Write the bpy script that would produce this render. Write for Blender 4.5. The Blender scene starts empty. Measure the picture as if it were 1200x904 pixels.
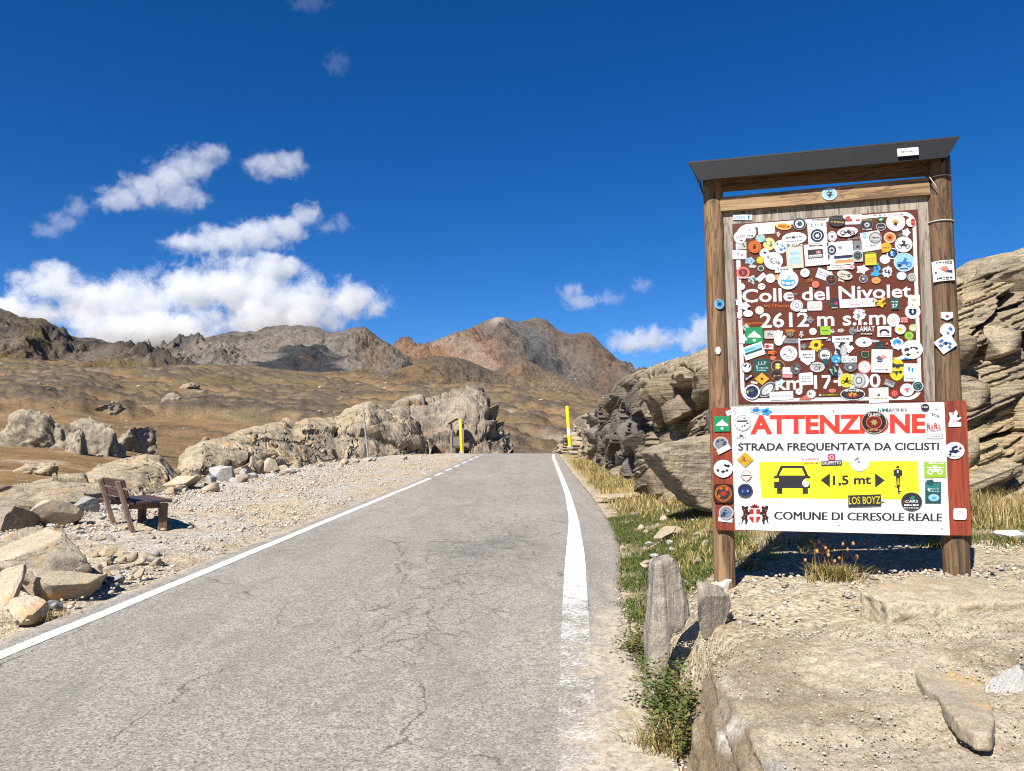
import bpy, bmesh, math, random
import numpy as np
from mathutils import Vector, Matrix

random.seed(7)
rng = np.random.default_rng(7)
R = math.radians
SC = bpy.context.scene
COL = SC.collection

# ------------------------------------------------------------------ camera
CAM_Z = 1.65
F = 900.0                      # focal length in pixels of the 1200 px wide photograph
PITCH = math.atan(78.0 / F)    # horizon at row 530
cam_data = bpy.data.cameras.new('camera')
cam_data.sensor_fit = 'HORIZONTAL'
cam_data.sensor_width = 36.0
cam_data.lens = 36.0 * F / 1200.0
cam_data.clip_start = 0.05
cam_data.clip_end = 60000.0
cam = bpy.data.objects.new('camera', cam_data)
cam.location = (0, 0, CAM_Z)
cam.rotation_euler = (math.pi / 2 + PITCH, 0, 0)
COL.objects.link(cam)
SC.camera = cam

# ------------------------------------------------------------------ light
SUN_EL = 44.0        # degrees above the horizon
SUN_AZ = 31.0        # degrees to the left of straight behind the camera
sd = Vector((-math.sin(R(SUN_AZ)) * math.cos(R(SUN_EL)), -math.cos(R(SUN_AZ)) * math.cos(R(SUN_EL)), math.sin(R(SUN_EL))))
sun_data = bpy.data.lights.new('sun', 'SUN')
sun_data.energy = 5.0
sun_data.angle = R(0.55)
sun_data.color = (1.0, 0.955, 0.89)
sun = bpy.data.objects.new('sun', sun_data)
sun.rotation_euler = sd.to_track_quat('Z', 'Y').to_euler()
sun.location = (-20, -30, 60)
COL.objects.link(sun)

world = bpy.data.worlds.new('World')
SC.world = world
world.use_nodes = True
wn = world.node_tree
wn.nodes.clear()
sky = wn.nodes.new('ShaderNodeTexSky')
sky.sky_type = 'NISHITA'
sky.sun_disc = False
sky.sun_elevation = R(SUN_EL)
sky.sun_rotation = math.atan2(sd.x, sd.y)
sky.altitude = 2600
sky.air_density = 1.0
sky.dust_density = 0.0
sky.ozone_density = 6.0
hs = wn.nodes.new('ShaderNodeHueSaturation')
hs.inputs['Hue'].default_value = 0.507
hs.inputs['Saturation'].default_value = 1.27
hs.inputs['Value'].default_value = 1.0
bg = wn.nodes.new('ShaderNodeBackground')
bg.inputs['Strength'].default_value = 0.060
wo = wn.nodes.new('ShaderNodeOutputWorld')
wn.links.new(sky.outputs[0], hs.inputs['Color'])
wn.links.new(hs.outputs[0], bg.inputs['Color'])
wn.links.new(bg.outputs[0], wo.inputs['Surface'])

SC.view_settings.view_transform = 'Standard'
SC.view_settings.look = 'None'
SC.view_settings.exposure = 1.05
SC.view_settings.gamma = 1.0
SC.view_settings.use_curve_mapping = False
SC.render.engine = 'CYCLES'
SC.cycles.use_denoising = True
SC.cycles.denoiser = 'OPENIMAGEDENOISE'
SC.cycles.denoising_input_passes = 'RGB_ALBEDO_NORMAL'
SC.cycles.denoising_prefilter = 'NONE'
SC.cycles.pixel_filter_type = 'BLACKMAN_HARRIS'
SC.cycles.filter_width = 1.15
SC.cycles.use_adaptive_sampling = True
SC.cycles.adaptive_threshold = 0.015
SC.cycles.max_bounces = 8
SC.cycles.diffuse_bounces = 3
SC.cycles.glossy_bounces = 2
SC.cycles.transparent_max_bounces = 8
SC.cycles.volume_bounces = 3
SC.cycles.volume_step_rate = 1.0
SC.cycles.volume_max_steps = 256

# ------------------------------------------------------------------ numeric helpers
def ray(px, py):
    a = (px - 600.0) / F
    b = (452.0 - py) / F
    c, s = math.cos(PITCH), math.sin(PITCH)
    return np.array([a, c - b * s, s + b * c])

def at(px, py, y):
    """point on the line of sight through a pixel, at forward distance y"""
    d = ray(px, py)
    return np.array([0, 0, CAM_Z]) + d * (y / d[1])

def _fade(t):
    return t * t * t * (t * (t * 6 - 15) + 10)

def _hash(ix, iy, iz, seed):
    h = (ix.astype(np.int64) * 374761393 + iy.astype(np.int64) * 668265263 + iz.astype(np.int64) * 2147483647 + seed * 1274126177) & 0xFFFFFFFF
    h = ((h ^ (h >> 13)) * 1274126177) & 0xFFFFFFFF
    h = (h ^ (h >> 16)) & 0xFFFFFFFF
    h = (h * 2246822519) & 0xFFFFFFFF
    return (h ^ (h >> 15)) & 0xFFFFFFFF

def hash01(ix, iy, iz=None, seed=0):
    ix = np.asarray(ix); iy = np.asarray(iy)
    iz = np.zeros_like(ix) if iz is None else np.asarray(iz)
    return _hash(ix, iy, iz, seed) / 4294967295.0

GR = np.array([[1,1,0],[-1,1,0],[1,-1,0],[-1,-1,0],[1,0,1],[-1,0,1],[1,0,-1],[-1,0,-1],[0,1,1],[0,-1,1],[0,1,-1],[0,-1,-1],[1,1,0],[-1,1,0],[0,-1,1],[0,-1,-1]], float)

def perlin(p, seed=0):
    p = np.asarray(p, float)
    i = np.floor(p).astype(np.int64)
    f = p - i
    u = _fade(f)
    out = 0
    for dx in (0, 1):
        for dy in (0, 1):
            for dz in (0, 1):
                g = GR[_hash(i[..., 0] + dx, i[..., 1] + dy, i[..., 2] + dz, seed) & 15]
                v = g[..., 0] * (f[..., 0] - dx) + g[..., 1] * (f[..., 1] - dy) + g[..., 2] * (f[..., 2] - dz)
                w = (u[..., 0] if dx else 1 - u[..., 0]) * (u[..., 1] if dy else 1 - u[..., 1]) * (u[..., 2] if dz else 1 - u[..., 2])
                out = out + v * w
    return out

def fbm(p, octv=5, lac=2.05, gain=0.5, seed=0, ridged=False):
    p = np.asarray(p, float)
    a, s, t = 1.0, 0, 0
    for k in range(octv):
        n = perlin(p + k * 17.3, seed + k)
        if ridged:
            n = 1 - 2.2 * np.abs(n)
        s = s + a * n; t += a
        a *= gain; p = p * lac
    return s / t

def worley(p, seed=0):
    """F1, F2 and the cell id's hash"""
    p = np.asarray(p, float)
    i = np.floor(p).astype(np.int64)
    f1 = np.full(p.shape[:-1], 9.0); f2 = f1.copy(); cid = np.zeros(p.shape[:-1])
    for dx in (-1, 0, 1):
        for dy in (-1, 0, 1):
            for dz in (-1, 0, 1):
                c = i + np.array([dx, dy, dz])
                h = [hash01(c[..., 0], c[..., 1], c[..., 2], seed + q) for q in range(3)]
                q = np.stack([c[..., 0] + h[0], c[..., 1] + h[1], c[..., 2] + h[2]], -1)
                d = np.sqrt(((q - p) ** 2).sum(-1))
                m = d < f1
                f2 = np.where(m, f1, np.minimum(f2, d))
                cid = np.where(m, h[0], cid)
                f1 = np.where(m, d, f1)
    return f1, f2, cid

def sstep(x, a, b):
    t = np.clip((np.asarray(x, float) - a) / (b - a), 0, 1)
    return t * t * (3 - 2 * t)

def lerp(a, b, t):
    return a + (b - a) * t

def V3(x, y, z):
    return np.stack(np.broadcast_arrays(np.asarray(x, float), np.asarray(y, float), np.asarray(z, float)), -1)

# ------------------------------------------------------------------ mesh helpers
def mk(name, verts, faces, mat=None, parent=None, smooth=False, mats=None, mi=None, col=None, loc=None):
    me = bpy.data.meshes.new(name)
    verts = np.asarray(verts, float).reshape(-1, 3)
    if isinstance(faces, np.ndarray):
        k = faces.shape[1]
        me.vertices.add(len(verts)); me.vertices.foreach_set('co', verts.ravel())
        me.loops.add(faces.size); me.loops.foreach_set('vertex_index', faces.ravel().astype(np.int32))
        me.polygons.add(len(faces))
        me.polygons.foreach_set('loop_start', np.arange(0, faces.size, k, dtype=np.int32))
        me.polygons.foreach_set('loop_total', np.full(len(faces), k, np.int32))
        me.update(calc_edges=True)
    else:
        me.from_pydata(verts.tolist(), [], [list(f) for f in faces])
    if mats:
        for m in mats: me.materials.append(m)
        if mi is not None: me.polygons.foreach_set('material_index', np.asarray(mi, np.int32))
    elif mat:
        me.materials.append(mat)
    if smooth:
        me.polygons.foreach_set('use_smooth', np.ones(len(me.polygons), bool))
    if col is not None:
        col = np.asarray(col, float).reshape(len(verts), -1)
        if col.shape[1] == 3: col = np.c_[col, np.ones(len(col))]
        ca = me.color_attributes.new('tint', 'FLOAT_COLOR', 'POINT')
        ca.data.foreach_set('color', col.astype(np.float32).ravel())
    me.validate()
    o = bpy.data.objects.new(name, me)
    COL.objects.link(o)
    if parent is not None: o.parent = parent
    if loc is not None: o.location = loc
    return o

def grid_faces(nr, nc, wrap=False):
    r, c = np.meshgrid(np.arange(nr - 1), np.arange(nc if wrap else nc - 1), indexing='ij')
    c2 = (c + 1) % nc
    return np.stack([r * nc + c, r * nc + c2, (r + 1) * nc + c2, (r + 1) * nc + c], -1).reshape(-1, 4)

def tag(o, label=None, cat=None, group=None, kind=None):
    if label: o['label'] = label
    if cat: o['category'] = cat
    if group: o['group'] = group
    if kind: o['kind'] = kind
    return o

def empty(name, loc=(0, 0, 0), rz=0.0):
    o = bpy.data.objects.new(name, None)
    o.empty_display_size = 0.2
    o.location = loc; o.rotation_euler = (0, 0, rz)
    COL.objects.link(o)
    return o

def dup(o, name=None, parent=None):
    c = o.copy()
    COL.objects.link(c)
    c.parent = parent
    return c

def box_vf(cx, cy, cz, sx, sy, sz, bev=0.0):
    """box, with chamfered edges when bev > 0"""
    bm = bmesh.new()
    bmesh.ops.create_cube(bm, size=1)
    for v in bm.verts: v.co = Vector((v.co.x * sx, v.co.y * sy, v.co.z * sz))
    if bev: bmesh.ops.bevel(bm, geom=bm.edges[:], offset=bev, segments=2, affect='EDGES', profile=0.6)
    for v in bm.verts: v.co += Vector((cx, cy, cz))
    bm.verts.index_update()
    vs = [tuple(v.co) for v in bm.verts]; fs = [[v.index for v in f.verts] for f in bm.faces]
    bm.free()
    return vs, fs

# ------------------------------------------------------------------ node helpers
class NT:
    def __init__(s, name):
        s.m = bpy.data.materials.new(name); s.m.use_nodes = True
        s.t = s.m.node_tree; s.t.nodes.clear()
        s.out = s.t.nodes.new('ShaderNodeOutputMaterial')
    def n(s, typ, ins=None, **kw):
        x = s.t.nodes.new('ShaderNode' + typ)
        for k, v in kw.items(): setattr(x, k, v)
        for k, v in (ins or {}).items(): s.set(x, k, v)
        return x
    def set(s, x, k, v):
        i = x.inputs[k]
        if isinstance(v, bpy.types.NodeSocket): s.t.links.new(v, i)
        elif isinstance(v, bpy.types.Node): s.t.links.new(v.outputs[0], i)
        else:
            if isinstance(v, (tuple, list)) and len(v) == 3 and i.type == 'RGBA': v = (*v, 1)
            i.default_value = v
    def noise(s, vec, scale, detail=4, rough=0.55, dist=0.0):
        return s.n('TexNoise', {'Vector': vec, 'Scale': scale, 'Detail': detail, 'Roughness': rough, 'Distortion': dist}).outputs['Fac']
    def ramp(s, fac, stops, interp='LINEAR'):
        x = s.n('ValToRGB', {'Fac': fac}); e = x.color_ramp.elements
        x.color_ramp.interpolation = interp
        while len(e) < len(stops): e.new(0.5)
        for k, (p, c) in enumerate(stops):
            e[k].position = p
            e[k].color = (*c, 1) if not isinstance(c, (int, float)) else (c, c, c, 1)
        return x.outputs['Color']
    def mix(s, fac, a, b, mode='MIX'):
        x = s.n('Mix', data_type='RGBA', blend_type=mode)
        s.set(x, 0, fac); s.set(x, 6, a); s.set(x, 7, b)
        return x.outputs[2]
    def math(s, op, a, b=None, clamp=False):
        x = s.n('Math', operation=op, use_clamp=clamp); s.set(x, 0, a)
        if b is not None: s.set(x, 1, b)
        return x.outputs[0]
    def pos(s): return s.n('NewGeometry').outputs['Position']
    def obj(s): return s.n('TexCoord').outputs['Object']
    def map(s, vec, scale=(1, 1, 1), rot=(0, 0, 0), loc=(0, 0, 0)):
        return s.n('Mapping', {'Vector': vec, 'Scale': scale, 'Rotation': rot, 'Location': loc}).outputs[0]
    def bump(s, h, strength=0.5, dist=0.02, normal=None):
        x = s.n('Bump', {'Height': h, 'Strength': strength, 'Distance': dist})
        if normal is not None: s.set(x, 'Normal', normal)
        return x.outputs[0]
    def bsdf(s, color, rough=0.85, normal=None, spec=0.3, metal=0.0):
        b = s.n('BsdfPrincipled', {'Base Color': color, 'Roughness': rough, 'Specular IOR Level': spec, 'Metallic': metal})
        if normal is not None: s.set(b, 'Normal', normal)
        s.t.links.new(b.outputs[0], s.out.inputs['Surface'])
        return s.m

def flat(name, c, rough=0.5, spec=0.35, var=0.06):
    t = NT(name)
    f = t.noise(t.obj(), 18, 3)
    dark = tuple(max(0, x * (1 - var * 2)) for x in c)
    return t.bsdf(t.mix(f, c, dark), rough, spec=spec)

def rock_mat(name, base, alt, dark, scale=1.0, strata=None, lichen=None, bump=0.6, rust=None, coords='pos', rnd=0.0, vein=False, blotch=0.45):
    t = NT(name)
    v = t.pos() if coords == 'pos' else t.obj()
    big = t.noise(v, 0.9 * scale, 5, 0.6, 0.4)
    c = t.mix(t.ramp(big, [(0.36, 0), (0.62, 1)]), base, alt)
    mid = t.noise(v, 4.5 * scale, 6, 0.65, 0.2)
    c = t.mix(t.ramp(mid, [(0.50, 0), (0.70, blotch)]), c, dark)
    fine = t.noise(v, 38 * scale, 5, 0.7)
    c = t.mix(t.ramp(fine, [(0.36, 0.75), (0.50, 0.0)]), c, dark)
    c = t.mix(t.ramp(fine, [(0.56, 0.0), (0.70, 0.5)]), c, tuple(min(0.8, x * 1.5) for x in base))
    h = t.math('ADD', t.math('MULTIPLY', mid, 0.8), t.math('MULTIPLY', fine, 0.35))
    if strata:
        sv = t.map(v, scale=strata[1], rot=strata[0])
        sn = t.noise(sv, 1.0, 6, 0.7, 0.3)
        c = t.mix(t.ramp(sn, [(0.40, 0.75), (0.52, 0)]), c, dark)
        h = t.math('ADD', h, t.math('MULTIPLY', sn, 1.3))
    if rust:
        rn = t.noise(t.map(v, loc=(7, 3, 1)), 1.7 * scale, 4, 0.6, 0.5)
        c = t.mix(t.ramp(rn, [(0.55, 0), (0.68, 0.75)]), c, rust)
    if lichen:
        ln = t.noise(t.map(v, loc=(-4, 9, 2)), 9 * scale, 5, 0.75, 0.1)
        c = t.mix(t.ramp(ln, [(0.58, 0), (0.66, 0.7)]), c, lichen)
    if vein:
        wv = t.n('TexWave', {'Vector': t.map(v, rot=(0.5, 0.4, 0.9)), 'Scale': 0.55, 'Distortion': 5.0, 'Detail': 4, 'Detail Scale': 1.6})
        c = t.mix(t.ramp(wv.outputs['Fac'], [(0.965, 0), (0.995, 0.75)]), c, (0.55, 0.52, 0.47))
    if rnd:
        oi = t.n('ObjectInfo').outputs['Random']
        hsv = t.n('HueSaturation', {'Color': c, 'Value': t.math('ADD', t.math('MULTIPLY', oi, rnd), 1 - rnd * 0.5)})
        c = hsv.outputs[0]
    return t.bsdf(c, 0.92, t.bump(h, bump, 0.05 / scale), 0.2)

def tint_mat(name, scale, dark=0.55, bump=0.6, bdist=0.1, rough=0.95, fine=None):
    """terrain colour from the mesh's own ground-cover tint, broken up by grain"""
    t = NT(name)
    c = t.n('VertexColor', layer_name='tint').outputs['Color']
    v = t.pos()
    a = t.noise(v, scale, 8, 0.7)
    b = t.noise(v, scale * 9, 6, 0.75)
    c = t.mix(t.ramp(a, [(0.34, 0.8), (0.56, 0)]), c, t.mix(1.0, c, (dark, dark, dark), 'MULTIPLY'))
    c = t.mix(t.ramp(b, [(0.36, 0.8), (0.52, 0)]), c, t.mix(1.0, c, (dark, dark * 0.96, dark * 0.9), 'MULTIPLY'))
    c = t.mix(t.ramp(b, [(0.56, 0), (0.72, 0.55)]), c, t.mix(1.0, c, (1.6, 1.55, 1.45), 'MULTIPLY'))
    h = t.math('ADD', a, t.math('MULTIPLY', b, 0.35))
    return t.bsdf(c, rough, t.bump(h, bump, bdist), 0.1)

# ================================================================== SETTING
Y_CREST = 39.0
def zr(y):
    """road level"""
    y = np.asarray(y, float)
    z = 0.044 * y
    k = np.clip(y - 33.0, 0, None)
    return z - 0.0040 * k * k * (k < 14) - (k >= 14) * (0.0040 * 196 + (k - 14) * 0.112)

_ly = [-4, 2, 5.3, 7.4, 12, 20.4, 27, 33, 40, 60]
_lx = [-4.0, -3.74, -3.54, -3.35, -2.98, -2.27, -1.85, -1.47, -1.0, 1.5]
_ry = [-4, 3, 7.2, 9.3, 12.4, 16.6, 22.9, 32.5, 40, 60]
_rx = [-0.2, 0.25, 0.58, 0.755, 0.99, 1.2, 1.42, 1.73, 2.2, 4.7]
_ey = [-4, 2, 5, 7.4, 9, 11, 13, 17.5, 22.9, 34.8, 42, 60]
_ex = [0.62, 0.70, 0.85, 1.02, 1.27, 1.49, 1.59, 1.75, 1.83, 2.15, 2.6, 5.2]
_t = np.linspace(-4, 60, 641)
def _smooth(a, w=15):
    p = np.pad(a, w, mode='edge'); k = np.hanning(2 * w + 1); k /= k.sum()
    # keep the slope at both ends
    p[:w] = a[0] + (a[0] - a[1]) * np.arange(w, 0, -1); p[-w:] = a[-1] + (a[-1] - a[-2]) * np.arange(1, w + 1)
    return np.convolve(p, k, 'valid')
_L = _smooth(np.interp(_t, _ly, _lx)); _Rr = _smooth(np.interp(_t, _ry, _rx)); _E = _smooth(np.interp(_t, _ey, _ex), 9)
def xl(y): return np.interp(y, _t, _L)
def xr(y): return np.interp(y, _t, _Rr)
def xe(y): return np.interp(y, _t, _E)

def zbank(x, y):
    """raised ground on the right that carries the sign"""
    z = 0.69 + 0.12 * (np.clip(x, 0, 3.1) - 1.57) + 0.045 * np.clip(x - 3.1, 0, 30) + 0.03 * (np.clip(y, 0, 12) - 5.6)
    z = z - 0.02 * np.clip(4.2 - y, 0, 4)
    far = zr(y) + 0.12 + 0.10 * np.clip(x - xe(y), 0, 6)
    return lerp(z, far, sstep(y, 7.5, 13))

def G(x, y):
    x = np.asarray(x, float); y = np.asarray(y, float)
    z = zr(y)
    left = np.clip(xl(y) - 0.5 - x, 0, None)
    z = z - 0.16 * np.clip(left - 4.8, 0, 40) ** 1.2 * sstep(y, -5, 8)
    x0 = np.interp(y, [-4, 4.9, 5.6, 8, 13, 60], [0.98, 0.98, 0.92, 1.2, 1.65, 5.3])
    x1 = np.interp(y, [-4, 4.9, 5.6, 8, 13, 60], [1.2, 1.25, 1.62, 2.2, 2.9, 7.0])
    s = np.clip((x - x0) / (x1 - x0), 0, 1); s = s * s * (3 - 2 * s)
    return lerp(z, zbank(x, y), s)

def hit(px, py, ymin=2.0, ymax=70.0):
    """where the line of sight through a pixel meets the ground"""
    d = ray(px, py)
    lo, hi, st = ymin, ymax, 0.4
    for _ in range(3):
        ys = np.arange(lo, hi, st)
        b = CAM_Z + d[2] / d[1] * ys < G(d[0] / d[1] * ys, ys)
        k = int(np.argmax(b)) if b.any() else len(ys) - 1
        lo, hi, st = ys[max(k - 1, 0)], ys[k] + st * 0.1, st / 12
    y = ys[k]
    return np.array([d[0] / d[1] * y, y, CAM_Z + d[2] / d[1] * y])

# ---- near ground: gravel lay-by, verge and bank, one sheet
def hit_flat(px, py):
    """where the line of sight meets the level of the road"""
    d = ray(px, py); ys = np.arange(3, 60, 0.02)
    k = int(np.argmax(CAM_Z + d[2] / d[1] * ys < zr(ys)))
    y = ys[k] if k else 40.0
    return np.array([d[0] / d[1] * y, y, zr(y)])

def near_ground():
    xs = np.concatenate([np.linspace(-26, -9, 60)[:-1], np.linspace(-9, 6, 380), np.linspace(6, 16, 40)[1:]])
    ys = np.concatenate([np.linspace(-5, 16, 400), np.linspace(16, 60, 260)[1:]])
    X, Y = np.meshgrid(xs, ys)
    Z = G(X, Y)
    n1 = fbm(V3(X * 0.6, Y * 0.6, 0), 4, seed=3); n2 = fbm(V3(X * 4, Y * 4, 3), 4, seed=5)
    n3 = fbm(V3(X * 1.7, Y * 1.7, 9), 5, seed=8)
    inroad = sstep(X, xl(Y) - 0.75, xl(Y) - 0.30) * (1 - sstep(X, xe(Y) - 0.1, xe(Y) + 0.25))
    amp = 1 - inroad
    bank = sstep(X, xe(Y) + 0.1, xe(Y) + 0.8)
    Z = Z + amp * (0.05 * n1 + 0.030 * n2) + bank * 0.05 * n3 - 0.012 - inroad * 0.03
    Z = Z - 0.03 * sstep(X, xl(Y) - 1.1, xl(Y) - 0.3) * (1 - sstep(X, xl(Y) - 0.3, xl(Y)))
    # ground cover colours
    sand = np.array([0.47, 0.39, 0.275]); grey = np.array([0.435, 0.405, 0.355]); dirt = np.array([0.27, 0.21, 0.14])
    green = np.array([0.085, 0.105, 0.028]); dry = np.array([0.33, 0.25, 0.11]); pale = np.array([0.47, 0.40, 0.29])
    c = sand * np.ones(X.shape + (1,))
    def mixc(c, b, m): return c + (b - c) * np.clip(m, 0, 1)[..., None]
    d = xl(Y) - X
    c = mixc(c, grey, sstep(n1 + 0.25 * n3, -0.08, 0.2) * (d > 0) * 0.8)
    c = mixc(c, grey * 1.12, sstep(d, 2.6, 4.2) * (0.6 + n3))
    c = mixc(c, dirt, sstep(n3, 0.12, 0.4) * 0.5)
    c = mixc(c, dirt * 0.9, sstep(d, 5.5, 9) * 0.7)
    rgt = X - xe(Y)
    verge = sstep(rgt, 0.02, 0.25) * sstep(Y, 5.6, 6.6) * (1 - sstep(Y, 12, 16) * 0.8)
    c = mixc(c, dirt, sstep(rgt, -0.1, 0.3) * 0.35)
    c = mixc(c, green, verge * sstep(n3 + n2 * 0.6, -0.18, 0.10) * (1 - sstep(rgt, 0.7, 1.3)) * 0.9)
    c = mixc(c, dry, verge * sstep(n3 - n2, 0.02, 0.25) * 0.8)
    c = mixc(c, dry, sstep(rgt, 0, 0.4) * sstep(Y, 13, 17) * 0.8)
    onbank = sstep(X, 1.35, 1.7) * (1 - sstep(Y, 6.2, 7.2))
    c = mixc(c, pale, onbank * (0.55 + n1))
    c = mixc(c, dirt * 1.1, onbank * sstep(n3, 0.03, 0.3) * 0.7)
    t = NT('gravel_ground')
    v = t.pos()
    col = t.n('VertexColor', layer_name='tint').outputs['Color']
    vo = t.n('TexVoronoi', {'Vector': v, 'Scale': 55.0}, feature='F1')
    vo2 = t.n('TexVoronoi', {'Vector': v, 'Scale': 21.0}, feature='F1')
    g = t.noise(v, 26, 6, 0.7); g2 = t.noise(v, 3.5, 5, 0.65)
    col = t.mix(t.ramp(t.n('SeparateColor', {'Color': vo.outputs['Color']}).outputs[0], [(0, 0.55), (0.55, 0)]), col, t.mix(1.0, col, (0.45, 0.44, 0.42), 'MULTIPLY'))
    col = t.mix(t.ramp(t.n('SeparateColor', {'Color': vo2.outputs['Color']}).outputs[1], [(0.72, 0), (1.0, 0.55)]), col, t.mix(1.0, col, (1.5, 1.5, 1.5), 'MULTIPLY'))
    col = t.mix(t.ramp(g, [(0.36, 0.9), (0.5, 0)]), col, t.mix(1.0, col, (0.33, 0.30, 0.27), 'MULTIPLY'))
    col = t.mix(t.ramp(g, [(0.56, 0), (0.70, 0.6)]), col, t.mix(1.0, col, (1.55, 1.55, 1.55), 'MULTIPLY'))
    col = t.mix(t.ramp(g2, [(0.40, 0.45), (0.56, 0)]), col, t.mix(1.0, col, (0.62, 0.58, 0.52), 'MULTIPLY'))
    h = t.math('ADD', t.math('MULTIPLY', t.math('SUBTRACT', 1.0, vo.outputs['Distance']), 0.5), t.math('ADD', g, t.math('MULTIPLY', vo2.outputs['Distance'], -0.7)))
    m = t.bsdf(col, 0.95, t.bump(h, 0.8, 0.025), 0.15)
    o = mk('gravel_ground', V3(X, Y, Z), grid_faces(*X.shape), m, smooth=True, col=c)
    return tag(o, 'pale gravel and sandy earth beside the road and around the sign', kind='structure')
near_ground()

# ---- wide ground below everything, out to the horizon
def wide_ground():
    a = np.linspace(0, 2 * math.pi, 97)[:-1]; r = np.array([0.5, 30, 120, 500, 2000, 9000, 30000.0])
    A, Rr = np.meshgrid(a, r)
    Z = -4 - 0.01 * np.clip(Rr, 0, 3000) + 0 * A
    m = tint_mat('open_ground', 0.05, 0.6, 0.3, 0.3)
    c = np.ones(A.shape + (1,)) * np.array([0.17, 0.125, 0.07])
    o = mk('open_ground', V3(np.cos(A) * Rr, np.sin(A) * Rr, Z), grid_faces(len(r), len(a), True), m, col=c)
    tag(o, kind='structure')
wide_ground()

# ---- road
def make_road():
    ys = np.concatenate([np.arange(-4, 14, 0.06), np.arange(14, 60.01, 0.16)])
    nv = 110
    s = np.linspace(0, 1, nv)
    el = xl(ys) - 0.34 + 0.10 * fbm(V3(ys * 1.3, 0, 4), 4, seed=11) + 0.05 * fbm(V3(ys * 6, 0, 4), 3, seed=12)
    er = xe(ys) + 0.05 * fbm(V3(ys * 1.6, 0, 8), 4, seed=13) + 0.04 * fbm(V3(ys * 7, 0, 8), 3, seed=14)
    X = el[:, None] + (er - el)[:, None] * s; Y = ys[:, None] + 0 * s
    Z = G(np.minimum(X, xe(Y) - 0.05), Y) + 0.012 + 0.010 * fbm(V3(X * 0.8, Y * 0.5, 0), 3, seed=21)
    ed = np.minimum(X - el[:, None], er[:, None] - X)
    Z = Z - 0.035 * (1 - sstep(ed, 0.0, 0.06))
    n = fbm(V3(X * 1.4, Y * 0.9, 2), 5, seed=31); n2 = fbm(V3(X * 6, Y * 5, 2), 4, seed=33)
    # r: dust blown over the edge, g: broken, alligator-cracked area
    dx = np.interp(Y, [-4, 3.6, 5.46, 6.8, 7.6, 9], [0.14, 0.28, 0.50, 0.80, 1.0, 1.4])
    dust = sstep(X - dx + 0.45 * n + 0.35 * n2, -0.12, 0.20) * (1 - sstep(Y, 7.6, 8.6))
    dust = np.maximum(dust, (1 - sstep(X - xl(Y) + 0.26 + 0.3 * n2 + 0.12 * n, -0.08, 0.10)) * 0.85)
    dust = np.maximum(dust, 0.6 * sstep(X - xe(Y) + 0.10 + 0.2 * n2, 0, 0.15))
    cx = np.interp(Y, [3.5, 6, 9, 12], [-0.55, -0.85, -0.55, -0.1])
    crack = np.exp(-((X - cx) / 0.75) ** 2) * sstep(Y, 4.4, 6) * (1 - sstep(Y, 12, 13.5))
    patch = np.exp(-(((X + 0.2) / 0.75) ** 2 + ((Y - 9.9) / 1.25) ** 2)) * np.clip(1 + 1.5 * n, 0, 1.5)
    c = np.stack([np.clip(dust, 0, 1) * 0.9, np.clip(crack + 0.22, 0, 1), np.clip(patch, 0, 1)], -1)
    t = NT('asphalt')
    v = t.pos()
    at_ = t.n('SeparateColor', {'Color': t.n('VertexColor', layer_name='tint').outputs['Color']})
    big = t.noise(v, 0.45, 5, 0.6)
    col = t.ramp(big, [(0.3, (0.285, 0.258, 0.220)), (0.7, (0.345, 0.315, 0.270))])
    trk = t.noise(t.map(v, scale=(1.6, 0.12, 1)), 1.0, 4, 0.6)
    col = t.mix(t.ramp(trk, [(0.42, 0.28), (0.6, 0)]), col, (0.17, 0.16, 0.145))
    vo = t.n('TexVoronoi', {'Vector': v, 'Scale': 95.0})
    sp = t.n('SeparateColor', {'Color': vo.outputs['Color']}).outputs[0]
    col = t.mix(t.ramp(sp, [(0.0, 0.75), (0.45, 0)]), col, (0.10, 0.095, 0.088))
    col = t.mix(t.ramp(sp, [(0.70, 0), (1.0, 0.8)]), col, (0.42, 0.39, 0.35))
    fine = t.noise(v, 60, 4, 0.75)
    col = t.mix(t.ramp(fine, [(0.36, 0.85), (0.48, 0)]), col, (0.075, 0.07, 0.064))
    coarse = t.noise(v, 16, 6, 0.8)
    col = t.mix(t.ramp(coarse, [(0.36, 0.55), (0.50, 0)]), col, (0.12, 0.11, 0.10))
    col = t.mix(t.ramp(coarse, [(0.56, 0), (0.70, 0.5)]), col, (0.42, 0.39, 0.345))
    wear = t.noise(t.map(v, scale=(1, 0.35, 1)), 2.6, 6, 0.75, 0.6)
    col = t.mix(t.ramp(wear, [(0.40, 0.35), (0.52, 0)]), col, (0.155, 0.145, 0.13))
    # cracks
    wv = t.mix(0.55, v, t.n('TexNoise', {'Vector': v, 'Scale': 1.7, 'Detail': 8, 'Roughness': 0.65}).outputs['Color'], 'ADD')
    e1 = t.n('TexVoronoi', {'Vector': t.map(wv, scale=(1, 0.55, 0.01)), 'Scale': 4.6}, feature='DISTANCE_TO_EDGE').outputs['Distance']
    e2 = t.n('TexVoronoi', {'Vector': t.map(wv, scale=(1, 0.45, 0.01), loc=(3, 1, 0)), 'Scale': 0.62}, feature='DISTANCE_TO_EDGE').outputs['Distance']
    brk = t.noise(v, 1.5, 4, 0.6)
    k1 = t.math('MULTIPLY', t.ramp(e1, [(0.002, 1), (0.020, 0)]), t.ramp(t.math('MULTIPLY', at_.outputs[1], t.math('ADD', brk, 0.35)), [(0.40, 0), (0.78, 0.62)]))
    k2 = t.math('MULTIPLY', t.ramp(e2, [(0.001, 1), (0.006, 0)]), t.ramp(brk, [(0.46, 0), (0.58, 0.7)]))
    kk = t.math('MAXIMUM', k1, k2)
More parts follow.
